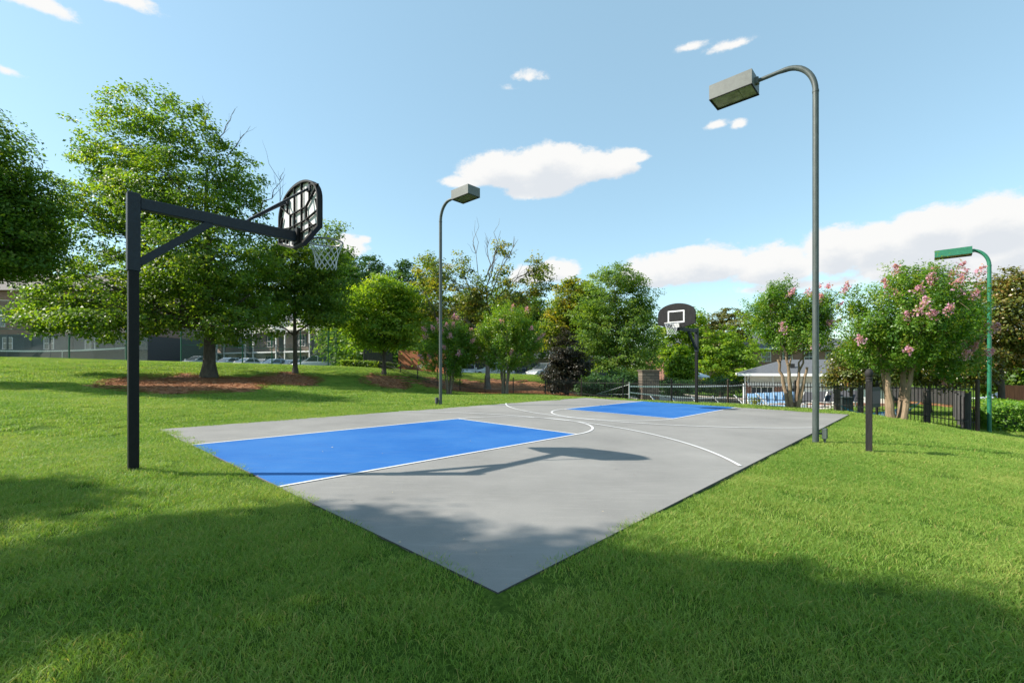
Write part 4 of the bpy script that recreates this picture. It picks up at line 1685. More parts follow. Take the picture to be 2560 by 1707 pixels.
pb = uv2xy(5.05, -.98)
hoop(Vector((pb[0], pb[1], gz(pb[0], pb[1]))), -YAW, 'near basketball hoop on a black square post, back of its arched board showing', 3.255, 3.00, .94, 1.40, M['rim_metal'], True)
pf = uv2xy(4.94, L_ + 1.0)
hoop(Vector((pf[0], pf[1], gz(pf[0], pf[1]))), math.pi - YAW, 'far basketball hoop, black arched board with a white square facing the camera', 2.93, 2.80, .90, 1.37, M['rim_white'], False)

# ------------------------------------------------------------------ lamp posts


def lamp(loc, rotz, label, h, paint, head_paint, head, radius=.056, reach=0.98, box=None, group='lamp posts round the court'):
    root = thing('lamp_post', loc, label, 'lamp post', group, rotz)
    sc = h / 7.0
    pole = MB().tube([(0, 0, -.2), (0, 0, .02), (0, 0, h * .5), (0, 0, h - .47)], [radius * 1.08, radius * 1.06, radius * 1.02, radius], 18)
    p = pole.build('pole', M[paint], root, smooth=True)
    ct = []
    for t in np.linspace(0, 1, 13):
        a = t * math.pi / 2
        ct.append((0, .50 * (1 - math.cos(a)), h - .47 + .62 * math.sin(a)))
    ct += [(0, .62, h + .155), (0, .8, h + .15), (0, reach, h + .145)]
    rad = [radius * .97] * 9 + [radius * .92] * 4 + [radius * .75] * 2 + [radius * .7]
    arm = MB().tube(ct, rad, 16)
    arm.build('arm', M[paint], root, smooth=True)
    MB().tube([(0, 0, h - .49), (0, 0, h - .45)], radius * 1.09, 18).build('collar', M[paint], root, smooth=True)
    w, L, hh = head
    z0 = h
    hd = MB()
    y0, y1 = reach + .03, reach + .03 + L
    th = .012
    hd.box(-w / 2, w / 2, y0, y1, z0 + hh - .02, z0 + hh)
    hd.box(-w / 2, -w / 2 + th, y0, y1, z0, z0 + hh - .02)
    hd.box(w / 2 - th, w / 2, y0, y1, z0, z0 + hh - .02)
    hd.box(-w / 2 + th, w / 2 - th, y0, y0 + th, z0, z0 + hh - .02)
    hd.box(-w / 2 + th, w / 2 - th, y1 - th, y1, z0, z0 + hh - .02)
    hd.box(-.05, .05, reach - .03, y0 - .001, z0 + hh * .3, z0 + hh * .72)
    hob = hd.build('lamp_head', M[head_paint], root)
    fr = MB()
    e = .022
    fr.box(-w / 2 - .004, w / 2 + .004, y0 - .004, y0 + e, z0 - .012, z0 - .001)
    fr.box(-w / 2 - .004, w / 2 + .004, y1 - e, y1 + .004, z0 - .012, z0 - .001)
    fr.box(-w / 2 - .004, -w / 2 + e, y0 + e, y1 - e, z0 - .012, z0 - .001)
    fr.box(w / 2 - e, w / 2 + .004, y0 + e, y1 - e, z0 - .012, z0 - .001)
    fr.build('lens_frame', M['black_steel'], hob)
    gl = MB().box(-w / 2 + th + .002, w / 2 - th - .002, y0 + th + .002, y1 - th - .002, z0 + .012, z0 + .018)
    gl.box(-w / 2 + th + .002, w / 2 - th - .002, y0 + L * .34, y0 + L * .35, z0 + .002, z0 + .011)
    gl.build('lens', M['glass_lens'], hob)
    if box:
        dx, dy, hb, bm_ = box
        bx = MB()
        bx.box(dx - .055, dx + .055, dy - .04, dy + .04, hb - .20, hb, bevel=.01)
        bx.tube([(dx, dy, hb - .2), (dx, dy, -.1)], .022, 8)
        d = Vector((dx, dy, 0)).normalized()
        bx.tube([(d.x * radius * .9, d.y * radius * .9, hb - .1), (dx - d.x * .05, dy - d.y * .05, hb - .1)], .018, 8)
        bx.build('outlet_box', M[bm_], root)
    return root


ARM_ROT = math.pi / 2 - YAW


def loc_on_ground(p, dz=0.0):
    return Vector((p[0], p[1], gz(p[0], p[1]) + dz))


def local_dir(rot, wx, wy):
    c, s = math.cos(-rot), math.sin(-rot)
    return (wx * c - wy * s, wx * s + wy * c)


d1 = local_dir(ARM_ROT, .15, -.03)
lamp(loc_on_ground((5.66, 8.50)), ARM_ROT, 'tall dark green lamp post by the court edge, small outlet box at its foot', 7.02, 'lamp_paint', 'lamp_head_paint', (.52, .82, .29), .051, .99, (d1[0], d1[1], .28, 'lamp_paint'))
d2 = local_dir(ARM_ROT + math.pi, -.13, 0)
lamp(loc_on_ground((-2.46, 15.70)), ARM_ROT + math.pi, 'dark lamp post on the far left sideline, box head against the white cloud', 6.78, 'lamp_paint', 'lamp_head_paint', (.52, .82, .29), .052, .85, (d2[0], d2[1], .26, 'siding_grey'))
lamp(loc_on_ground((16.75, 16.0)), ARM_ROT, 'bright green lamp post by the clipped hedge', 6.38, 'green_paint', 'green_paint', (.50, .98, .25), .056, .40, None, 'green lamp posts')
lamp(loc_on_ground((9.2, 44.0)), ARM_ROT + 2.2, 'thin green lamp post far behind, in front of the oval tree', 4.4, 'green_paint', 'green_paint', (.4, .62, .2), .05, .6, None, 'green lamp posts')

# ------------------------------------------------------------------ sign post
sp = thing('sign_post', loc_on_ground((5.95, 7.60)), 'short black wooden post with a ball finial and a small dark sign', 'sign post', None, -R(38))
SPH = 1.18
MB().box(-.046, .046, -.046, .046, -.2, SPH, bevel=.006).build('post', M['wood_post'], sp)
MB().lathe([(0.050, 0), (0.052, .012), (0.039, .03), (0.049, .045), (0.049, .058), (0.037, .070), (0.050, .095), (0.059, .125), (0.055, .160), (0.040, .19), (0.015, .21), (0.003, .216)], 20, (0, 0, SPH + .001)).build('finial', M['wood_post'], sp, smooth=True)
mt = Matrix.Rotation(math.atan2(.54, .84) + R(38), 4, 'Z')
sg = MB().box(.06, .44, -.012, .012, SPH - .44, SPH - .10).build('sign_panel', M['sign_face'], sp, mtx=mt)
MB().box(.085, .42, -.0155, -.0125, SPH - .375, SPH - .165).build('sign_face', M['purple_band'], sg, mtx=mt)

# ------------------------------------------------------------------ iron railing
RA = np.array([14.19, 13.9])
RD = np.array([-.735, .678])
rail_path = [RA, np.array([6.5, 21.0]) + RD * 17.0, np.array([-8.8, 35.4]), np.array([-12.2, 37.6])]
RAIL_TOP = [(0, .86), (3.5, .82), (10.5, .80), (20.3, .76), (27.5, 1.20), (31.5, 1.9), (36, 2.35)]


def along(path, step):
    segs = [(path[i], path[i + 1]) for i in range(len(path) - 1)]
    Ls = [np.linalg.norm(b_ - a) for a, b_ in segs]
    tot = sum(Ls)
    s = 0.0
    while s <= tot + 1e-6:
        q = s
        for (a, b_), l in zip(segs, Ls):
            if q <= l + 1e-6:
                yield s, a + (b_ - a) * (q / l)
                break
            q -= l
        s += step


def build_railing():
    root = thing('iron_railing', Vector((RA[0], RA[1], gz(*RA))), 'long black iron railing behind the court, from the slope to the hedge', 'railing')
    inv = Matrix.Translation(-Vector(root.location))
    top = lambda s: float(np.interp(s, [a for a, _ in RAIL_TOP], [b_ for _, b_ in RAIL_TOP]))
    pk = MB()
    rr = random.Random(3)
    xs = list(along(rail_path, .09))
    P = np.array([p for _, p in xs])
    Z = ground_raw(P[:, 0], P[:, 1])
    for (s, p), z in zip(xs, Z):
        t = top(s)
        bend = 0.0
        if 1.6 < s < 3.2 and rr.random() < .5:
            bend = rr.uniform(.03, .09)
        b0 = (p[0] + RD[0] * -bend, p[1] + RD[1] * -bend, z + .02)
        pk.bar((p[0], p[1], min(z + .30, t - .2)), (p[0], p[1], t), .016)
        pk.bar(b0, (p[0], p[1], min(z + .30, t - .2)), .016)
    pk.build('pickets', M['iron'], root, mtx=inv)
    for k, (off_t, off_b) in enumerate(((-.16, None), (None, .30))):
        rl = MB()
        pts = [(p[0], p[1], (top(s) + off_t) if off_t else (z + off_b)) for ((s, p), z) in zip(xs[::6], Z[::6])]
        for a, b_ in zip(pts[:-1], pts[1:]):
            rl.bar(a, b_, .028)
        rl.build('rail', M['iron'], root, mtx=inv)
    for i, (s, p) in enumerate(along(rail_path, 2.4)):
        z = gz(*p)
        w = .075 if i == 0 else .058
        t = top(s) + (.10 if i == 0 else .05)
        q = MB().box(p[0] - w / 2, p[0] + w / 2, p[1] - w / 2, p[1] + w / 2, z - .15, t)
        q.add([(p[0] - w * .6, p[1] - w * .6, t), (p[0] + w * .6, p[1] - w * .6, t), (p[0] + w * .6, p[1] + w * .6, t), (p[0] - w * .6, p[1] + w * .6, t), (p[0], p[1], t + .05)], [(3, 2, 1, 0), (0, 1, 4), (1, 2, 4), (2, 3, 4), (3, 0, 4)])
        q.build('post', M['iron'] if i % 3 else M['rust_iron'], root, mtx=inv)


build_railing()

# ------------------------------------------------------------------ board fences


def board_fence(name, path, h, material, label, group=None, sink=.1, w=.14):
    a0 = path[0]
    root = thing(name, Vector((a0[0], a0[1], gz(*a0))), label, 'fence', group)
    inv = Matrix.Translation(-Vector(root.location))
    path = [np.array(p, float) for p in path]
    rr = random.Random(int(abs(a0[0]) * 100))
    b = MB()
    pts = list(along(path, w + .006))
    for (s, p), (s2, q) in zip(pts[:-1], pts[1:]):
        d = (q - p) / np.linalg.norm(q - p)
        e = q - d * .006
        z = gz(*p)
        t = z + h + rr.uniform(-.015, .015)
        b.bar(((p[0] + e[0]) / 2, (p[1] + e[1]) / 2, z - sink), ((p[0] + e[0]) / 2, (p[1] + e[1]) / 2, t), 0.02, w, up=(d[0], d[1], 0))
    b.build('boards', M[material], root, mtx=inv)
    n = np.array([-(path[1] - path[0])[1], (path[1] - path[0])[0]])
    n = n / np.linalg.norm(n)
    for (s, p) in along(path, 2.4):
        p2 = p + n * .07
        z = gz(*p2)
        MB().box(p2[0] - .045, p2[0] + .045, p2[1] - .045, p2[1] + .045, z - .1, z + h - .08).build('post', M[material], root, mtx=inv)
    return root


board_fence('board_fence', [(23.8, 22.2), (32.0, 21.2)], 1.62, 'red_wood', 'reddish-brown board fence behind the clipped hedge')
board_fence('board_fence', [(14.45, 14.35), (21.4, 22.0)], 1.30, 'grey_wood', 'weathered grey board fence running back from the end of the iron railing')
board_fence('board_fence', [(31.2, 41.5), (37.4, 37.6)], 1.3, 'grey_wood', 'dark grey board fence across the lawn behind the hammock')
board_fence('board_fence', [(-10.2, 41.0), (-6.9, 40.2), (-5.4, 38.5)], 1.75, 'red_wood', 'rusty red board fence behind the middle crape myrtles')
board_fence('board_fence', [(-12.8, 39.4), (-10.6, 40.6)], 1.7, 'grey_wood', 'short grey board fence behind the yellow-green tree')

# wooden posts standing on the lawn behind the railing, and the hammock
for (x, y, tz, lb) in ((12.25, 17.2, .55, 'brown wooden post behind the railing beside the dark bin'), (12.80, 16.75, .62, 'brown wooden post behind the railing at the left end of the hammock'),
                       (14.15, 15.55, .60, 'brown wooden post behind the railing at the right end of the hammock')):
    z = gz(x, y)
    o = thing('wooden_post', Vector((x, y, z)), lb, 'post', 'wooden posts behind the railing')
    MB().box(-.07, .07, -.07, .07, -.1, tz - z, bevel=.008).build('shaft', M['weathered_wood'], o)
    MB().tube([(-.075, -.075, (tz - z) * .62), (.075, -.075, (tz - z) * .60), (.075, .075, (tz - z) * .62), (-.075, .075, (tz - z) * .63)], .012, 6, close=True).build('rope', M['iron'], o)


def hammock():
    a, m_, b_ = at(1930, 931, 16.9), at(2022, 957, 16.4), at(2112, 924, 16.2)
    root = thing('hammock', Vector((m_.x, m_.y, gz(m_.x, m_.y))), 'teal and white hammock slung behind the iron railing', 'hammock')
    inv = Matrix.Translation(-Vector(root.location))

    def curve(off, n=18, w=0.0):
        out = []
        for i in range(n + 1):
            t = i / n
            k = 1 - (2 * t - 1) ** 2
            p = a.lerp(b_, t)
            p.z = (a.z * (1 - t) + b_.z * t) - k * (((a.z + b_.z) / 2) - m_.z)
            p += Vector((0, off * k, w * k))
            out.append(p)
        return out
    MB().tube(curve(-.22), [.012] * 3 + [.032] * 13 + [.012] * 3, 8).build('edge', M['hammock_teal'], root, smooth=True, mtx=inv)
    MB().tube(curve(.38, w=.06), [.012] * 3 + [.032] * 13 + [.012] * 3, 8).build('edge', M['hammock_teal'], root, smooth=True, mtx=inv)
    c1, c2, c3 = curve(-.2), curve(.1, w=-.05), curve(.36, w=.05)
    vs, fs = [], []
    for i in range(2, 17):
        vs += [c1[i], c2[i], c3[i]]
    for i in range(14):
        k = i * 3
        fs += [(k, k + 1, k + 4, k + 3), (k + 1, k + 2, k + 5, k + 4)]
    MB().add(vs, fs).build('sling', M['hammock_white'], root, smooth=True, mtx=inv)


hammock()
z = gz(15.2, 21.0)
o = thing('litter_bin', Vector((14.9, 20.5, gz(14.9, 20.5))), 'dark square litter bin behind the railing left of the hammock', 'bin')
MB().box(-.26, .26, -.26, .26, 0, .72, bevel=.03).build('bin_body', M['bin_dark'], o)
MB().box(-.28, .28, -.28, .28, .721, .80, bevel=.03).build('lid', M['bin_dark'], o)

# ------------------------------------------------------------------ hedges


def hedge(label, poly, h, leaf, n, size, seed):
    r = np.random.default_rng(seed)
    pl = np.array(poly, float)
    c = pl.mean(0)
    root = thing('hedge', Vector((c[0], c[1], gz(*c))), label, 'hedge', 'hedges')
    lo, hi = pl.min(0), pl.max(0)
    X = lo[0] + (hi[0] - lo[0]) * r.random(n * 6)
    Y = lo[1] + (hi[1] - lo[1]) * r.random(n * 6)
    k = in_poly(X, Y, [tuple(p) for p in pl])
    X, Y = X[k][:n * 2], Y[k][:n * 2]
    Zt = r.random(len(X)) ** 0.5
    # push a share of the leaves to the faces
    side = r.random(len(X)) < .55
    e = r.integers(len(pl), size=len(X))
    t = r.random(len(X))
    ex = pl[e] * (1 - t[:, None]) + pl[(e + 1) % len(pl)] * t[:, None]
    X = np.where(side, ex[:, 0] + r.normal(0, .06, len(X)), X)
    Y = np.where(side, ex[:, 1] + r.normal(0, .06, len(X)), Y)
    Zt = np.where(side, r.random(len(X)), 1 - (1 - Zt) * .5)
    g = ground_raw(X, Y)
    bump = .05 * np.sin(X * 3.1) * np.sin(Y * 2.7)
    P = np.stack([X, Y, g + .03 + (h + bump) * Zt + r.normal(0, .02, len(X))], 1)
    out = np.stack([X - c[0], Y - c[1], np.where(side, .4, 2.5)], 1)
    V = leaves(P - np.array(root.location)[None], unit(out), size, r, .65)
    quads_mesh('foliage', V, .45 + r.normal(0, .2, len(P)), LEAF[leaf], root)
    core = MB()
    kk = c[None] + (pl - c[None]) * .9
    gzc = [gz(*p) - root.location.z for p in kk]
    core.add([(p[0] - c[0], p[1] - c[1], q) for p, q in zip(kk, gzc)] + [(p[0] - c[0], p[1] - c[1], q + h * .86) for p, q in zip(kk, gzc)], [(3, 2, 1, 0), (4, 5, 6, 7), (0, 1, 5, 4), (1, 2, 6, 5), (2, 3, 7, 6), (3, 0, 4, 7)])
    core.build('twiggy_core', M['hedge_core'], root)


hedge('clipped box hedge right of the green lamp post', [(17.9, 17.1), (21.3, 20.9), (28.5, 19.6), (27.0, 16.2)], .98, 'hedge', 17000, .085, 61)
hedge('low pale hedge on the slope behind the yellow-green tree', [(-13.9, 37.2), (-10.2, 36.6), (-10.0, 37.6), (-13.8, 38.4)], .5, 'elm', 3500, .12, 62)

# ------------------------------------------------------------------ tennis court fence and net


def chain_link(path, h, label, bay=3.05, mesh=.13):
    a0 = path[0]
    root = thing('chain_link_fence', Vector((a0[0], a0[1], gz(*a0))), label, 'fence', 'tennis court fences')
    inv = Matrix.Translation(-Vector(root.location))
    path = [np.array(p, float) for p in path]
    L = sum(np.linalg.norm(path[i + 1] - path[i]) for i in range(len(path) - 1))
    tab = list(along(path, .25))
    S = np.array([s for s, _ in tab])
    PX = np.array([p[0] for _, p in tab])
    PY = np.array([p[1] for _, p in tab])
    PZ = ground_raw(PX, PY)

    def at_s(s, hh):
        return (float(np.interp(s, S, PX)), float(np.interp(s, S, PY)), float(np.interp(s, S, PZ)) + hh)
    w = MB()
    smax = S[-1]
    for sgn in (1, -1):
        s0 = -h if sgn > 0 else 0
        s = s0
        while s < (smax if sgn > 0 else smax + h):
            ha, sa = 0.05, s
            hb, sb = h, s + sgn * h
            lo_, hi_ = 0, smax
            def clip(sv, hv, so, ho):
                if sv < lo_:
                    t = (lo_ - sv) / (so - sv)
                    return lo_, hv + (ho - hv) * t
                if sv > hi_:
                    t = (sv - hi_) / (sv - so)
                    return hi_, hv + (ho - hv) * t
                return sv, hv
            s1, h1 = clip(sa, ha, sb, hb)
            s2, h2 = clip(sb, hb, sa, ha)
            if abs(s2 - s1) > .02:
                w.bar(at_s(s1, h1), at_s(s2, h2), .0095)
            s += mesh
    w.build('wire_mesh', M['chain_wire'], root, mtx=inv, fixn=False)
    for hh in (h, h * .5):
        rl = MB()
        n = max(2, int(smax / 1.5))
        rl.tube([at_s(smax * i / n, hh) for i in range(n + 1)], .021, 6)
        rl.build('rail', M['green_fence_paint'], root, mtx=inv)
    for s, p in along(path, bay):
        z = gz(*p)
        MB().tube([(p[0], p[1], z - .1), (p[0], p[1], z + h + .03)], .048, 10).build('post', M['green_fence_paint'], root, mtx=inv, smooth=True)


chain_link([(-41.0, 27.4), (-30.55, 29.0), (-30.0, 33.2), (-29.9, 37.6)], 3.6, 'green chain link fence of the tennis court at the left, nearer the camera', 4.25)
chain_link([(-28.6, 39.4), (-21.5, 41.0), (-15.9, 42.0)], 3.4, 'green chain link fence in front of the row of parked cars', 2.4)


def tennis_net():
    a, b_ = at(-40, 806, 38.2), at(286, 798, 41.5)
    root = thing('tennis_net', Vector(((a.x + b_.x) / 2, (a.y + b_.y) / 2, gz((a.x + b_.x) / 2, (a.y + b_.y) / 2))), 'tennis net with a white headband behind the chain link fence', 'net')
    inv = Matrix.Translation(-Vector(root.location))
    n = 24
    top = []
    for i in range(n + 1):
        t = i / n
        p = a.lerp(b_, t)
        p.z -= .16 * (1 - (2 * t - 1.15) ** 2)
        top.append(p)
    d = (b_ - a).normalized()
    for i in range(n):
        pass
    bd = MB()
    for i in range(n):
        bd.bar(top[i], top[i + 1], .03, .11)
    bd.build('headband', M['white_paint'], root, mtx=inv)
    w = MB()
    for i in range(0, 240):
        t = i / 240 * n
        k = int(t)
        p = top[k].lerp(top[min(k + 1, n)], t - k)
        w.bar(p - Vector((0, 0, .05)), p - Vector((0, 0, .85)), .008)
    for j in range(1, 9):
        for i in range(n):
            w.bar(top[i] - Vector((0, 0, .09 * j)), top[i + 1] - Vector((0, 0, .09 * j)), .008)
    w.build('netting', M['iron'], root, mtx=inv, fixn=False)
    c = top[13]
    MB().bar(c - Vector((0, .02, .05)), c - Vector((0, .02, .92)), .02, .06, up=(0, 1, 0)).build('centre_strap', M['white_paint'], root, mtx=inv)
    MB().tube([top[-1] + d * .05 - Vector((0, 0, 1.1)), top[-1] + d * .05 + Vector((0, 0, .08))], .04, 10).build('post', M['green_fence_paint'], root, mtx=inv)


tennis_net()


def volleyball_net():
    a, b_ = at(1445, 887, 24.6), at(1708, 884.5, 27.5)
    a2, b2 = at(1445, 901, 24.6), at(1668, 911.5, 26.5)
    mid2 = at(1590, 913.5, 25.6)
    root = thing('volleyball_net', Vector((a.x, a.y, gz(a.x, a.y))), 'white-edged volleyball net strung behind the railing near the pool', 'net')
    inv = Matrix.Translation(-Vector(root.location))
    MB().tube([(a.x, a.y, gz(a.x, a.y) - .1), (a.x, a.y, a.z + .22)], .035, 10).build('pole', M['white_paint'], root, mtx=inv, smooth=True)
    MB().tube([(b_.x, b_.y, gz(b_.x, b_.y) - .1), (b_.x, b_.y, b_.z + .1)], .035, 10).build('pole', M['white_paint'], root, mtx=inv, smooth=True)
    t_, l_ = [], []
    for i in range(17):
        t = i / 16
        p = a.lerp(b_, t)
        p.z -= .05 * (1 - (2 * t - 1) ** 2)
        t_.append(p)
        q = (1 - t) ** 2 * a2 + 2 * t * (1 - t) * (mid2 * 2 - (a2 + b2) / 2) + t * t * b2
        l_.append(q)
    tb, lb_ = MB(), MB()
    for i in range(16):
        tb.bar(t_[i], t_[i + 1], .02, .075)
        lb_.bar(l_[i], l_[i + 1], .02, .06)
    tb.build('band', M['white_paint'], root, mtx=inv)
    lb_.build('band', M['white_paint'], root, mtx=inv)
    w = MB()
    for i in range(64):
        t = i / 64 * 16
        k = int(t)
        w.bar(t_[k].lerp(t_[k + 1], t - k), l_[k].lerp(l_[k + 1], t - k), .006)
    w.build('netting', M['iron'], root, mtx=inv, fixn=False)
    MB().tube([a + Vector((0, 0, .1)), a + Vector((-1.7, .4, -.45)), a2 + Vector((0, 0, -.1))], .012, 6).build('guy_rope', M['white_paint'], root, mtx=inv)


volleyball_net()

# ------------------------------------------------------------------ buildings


def frame_window(x0, x1, z0, z1, y, parent, bars=(1, 1), frame_mat='trim_white', shutters=False, w=.07):
    f = MB()
    f.box(x0 - w, x1 + w, y - .05, y - .003, z1, z1 + w)
    f.box(x0 - w - .03, x1 + w + .03, y - .09, y - .003, z0 - w, z0)
    f.box(x0 - w, x0, y - .05, y - .003, z0, z1)
    f.box(x1, x1 + w, y - .05, y - .003, z0, z1)
    for i in range(1, bars[0] + 1):
        xm = x0 + (x1 - x0) * i / (bars[0] + 1)
        f.box(xm - .022, xm + .022, y - .04, y - .013, z0, z1)
    for i in range(1, bars[1] + 1):
        zm = z0 + (z1 - z0) * i / (bars[1] + 1)
        f.box(x0, x1, y - .045, y - .014, zm - .03, zm + .03)
    fo = f.build('window', M[frame_mat], parent)
    MB().box(x0, x1, y - .012, y - .003, z0, z1).build('pane', M['window_glass'], fo)
    if shutters:
        s = MB()
        for a, b_ in ((x0 - w - .36, x0 - w - .01), (x1 + w + .01, x1 + w + .36)):
            s.box(a, b_, y - .04, y - .004, z0 - .03, z1 + .03)
        s.build('shutters', M['dark_shutter'], parent)


def apartment_left():
    Y = 62.0
    g = 1.4
    x0, x1 = -84.0, -49.5
    root = thing('apartment_building', Vector(((x0 + x1) / 2, Y, g)), 'shaded red brick apartment block behind the tennis court, grey siding below', 'building', 'apartment buildings')
    c = (x0 + x1) / 2
    hw = (x1 - x0) / 2
    MB().box(-hw, hw, 0, 12, -.5, 4.5).build('wall', M['siding_grey'], root)
    MB().box(-hw - .02, hw + .02, -.02, 12.02, 4.5, 10.6).build('wall', M['brick_red'], root)
    MB().box(-hw - .06, hw + .06, -.12, -.021, 4.4, 4.65).build('belt_course', M['siding_grey'], root)
    MB().add([(-hw - .6, -.6, 10.6), (hw + .6, -.6, 10.6), (hw + .6, 12.6, 10.6), (-hw - .6, 12.6, 10.6), (-hw + 5, 6, 14), (hw - 5, 6, 14)],
             [(3, 2, 1, 0), (0, 1, 5, 4), (1, 2, 5), (2, 3, 4, 5), (3, 0, 4)]).build('roof', M['roof_brown'], root)
    for i, x in enumerate(np.arange(-14, 16, 5.6)):
        frame_window(x - .62, x + .62, 5.75, 7.95, -.02, root)
        frame_window(x - .62 + 1, x + .62 + 1, 2.7, 4.2, 0, root)
        MB().box(x - 2.3, x - 1.3, -.05, -.003, 2.6, 4.3).build('door', M['dark_shutter'], root)
        MB().box(x - 2.6, x - 2.45, -2.0, -1.85, -.3, 4.4).build('porch_post', M['siding_grey'], root)
    MB().box(-hw, hw, -2.0, -.05, 2.4, 2.58).build('balcony', M['siding_grey'], root)


apartment_left()


def townhouses():
    Y = 74.0
    g = .9
    x0, x1 = -60.0, -26.0
    c = (x0 + x1) / 2
    root = thing('apartment_building', Vector((c, Y, g)), 'brown brick townhouses with white windows and outside stairs behind the parked cars', 'building', 'apartment buildings', -R(24))
    hw = (x1 - x0) / 2
    MB().box(-hw, hw, 0, 10, -.5, 3.1).build('wall', M['stucco_tan'], root)
    MB().box(-hw - .02, hw + .02, -.02, 10.02, 3.1, 6.3).build('wall', M['brick_brown'], root)
    MB().add([(-hw - .5, -.7, 6.3), (hw + .5, -.7, 6.3), (hw + .5, 10.7, 6.3), (-hw - .5, 10.7, 6.3), (-hw + 1, 5, 9.6), (hw - 1, 5, 9.6)],
             [(3, 2, 1, 0), (0, 1, 5, 4), (1, 2, 5), (2, 3, 4, 5), (3, 0, 4)]).build('roof', M['roof_shingle'], root)
    MB().box(-hw - .5, hw + .5, -.78, -.7, 6.1, 6.32).build('fascia', M['trim_white'], root)
    n = 5
    for i in range(n):
        x = -hw + 3.2 + i * (2 * hw - 6) / (n - 1) * .98
        MB().add([(x - 2.6, -2.3, 6.1), (x + 2.6, -2.3, 6.1), (x, -2.3, 7.9), (x - 2.6, .5, 6.1), (x + 2.6, .5, 6.1), (x, 2.0, 7.9)], [(0, 1, 2), (0, 2, 5, 3), (2, 1, 4, 5), (1, 0, 3, 4)]).build('gable', M['siding_cream'], root)
        MB().box(x - 2.6, x + 2.6, -2.2, -.03, 2.9, 3.1).build('balcony', M['trim_white'], root)
        rl = MB().box(x - 2.6, x + 2.6, -2.2, -2.15, 4.05, 4.12)
        for k in range(27):
            rl.box(x - 2.58 + k * .2, x - 2.55 + k * .2, -2.19, -2.16, 3.1, 4.05)
        rl.build('railing', M['dark_shutter'], root)
        for k in (-2.5, 2.5):
            MB().box(x + k - .09, x + k + .09, -2.15, -1.97, -.4, 6.1).build('column', M['trim_white'], root)
        frame_window(x - 1.9, x - .7, 3.95, 5.65, -.02, root, (1, 1), shutters=True)
        frame_window(x - 1.9, x - .7, .8, 2.4, 0, root, (1, 1), shutters=True)
        MB().box(x + .6, x + 1.6, -.06, -.023, 3.12, 5.4).build('door', M['dark_shutter'], root)
        MB().box(x + .6, x + 1.6, -.06, -.003, .1, 2.3).build('door', M['dark_shutter'], root)
        st = MB()
        for k in range(14):
            st.box(x + 2.7 + k * .25, x + 2.98 + k * .25, -1.9, -.9, 2.8 - k * .21, 2.86 - k * .21)
        st.bar((x + 2.6, -1.95, 2.9), (x + 6.2, -1.95, -.05), .08, .3)
        st.bar((x + 2.6, -1.95, 3.95), (x + 6.2, -1.95, 1.0), .06)
        st.build('staircase', M['dark_shutter'], root)


townhouses()


def apartment_right():
    Y = 72.0
    x0, x1 = 24.0, 56.0
    g = -1.0
    root = thing('apartment_building', Vector(((x0 + x1) / 2, Y, g)), 'red brick apartment block with white windows behind the trees by the pool', 'building', 'apartment buildings')
    hw = (x1 - x0) / 2
    MB().box(-hw, hw, 0, 10, -.5, 5.6).build('wall', M['brick_red'], root)
    MB().add([(-hw - .5, -.6, 5.6), (hw + .5, -.6, 5.6), (hw + .5, 10.6, 5.6), (-hw - .5, 10.6, 5.6), (-hw + 4, 5, 8.2), (hw - 4, 5, 8.2)],
             [(3, 2, 1, 0), (0, 1, 5, 4), (1, 2, 5), (2, 3, 4, 5), (3, 0, 4)]).build('roof', M['roof_shingle'], root)
    MB().box(-hw - .5, hw + .5, -.68, -.6, 5.4, 5.62).build('fascia', M['trim_white'], root)
    for x in np.arange(-13.5, 14, 3.4):
        frame_window(x - .7, x + .7, 3.6, 5.0, 0, root, (1, 1))
        frame_window(x - .7, x + .7, .9, 2.3, 0, root, (1, 1))


apartment_right()


def garage_block():
    root = thing('garage_building', Vector((4.5, 70, .1)), 'low dark grey building behind the cars parked beyond the railing', 'building')
    MB().box(-13, 13, 0, 7, -.4, 2.9).build('wall', M['brick_brown'], root)
    MB().add([(-13.4, -.5, 2.9), (13.4, -.5, 2.9), (13.4, 7.5, 2.9), (-13.4, 7.5, 2.9), (-12, 3.5, 5.2), (12, 3.5, 5.2)], [(3, 2, 1, 0), (0, 1, 5, 4), (1, 2, 5), (2, 3, 4, 5), (3, 0, 4)]).build('roof', M['roof_shingle'], root)
    for x in (-10, -6, -2, 2, 6, 10):
        MB().box(x - 1.3, x + 1.3, -.06, -.003, .0, 2.2).build('garage_door', M['siding_grey'], root)


garage_block()


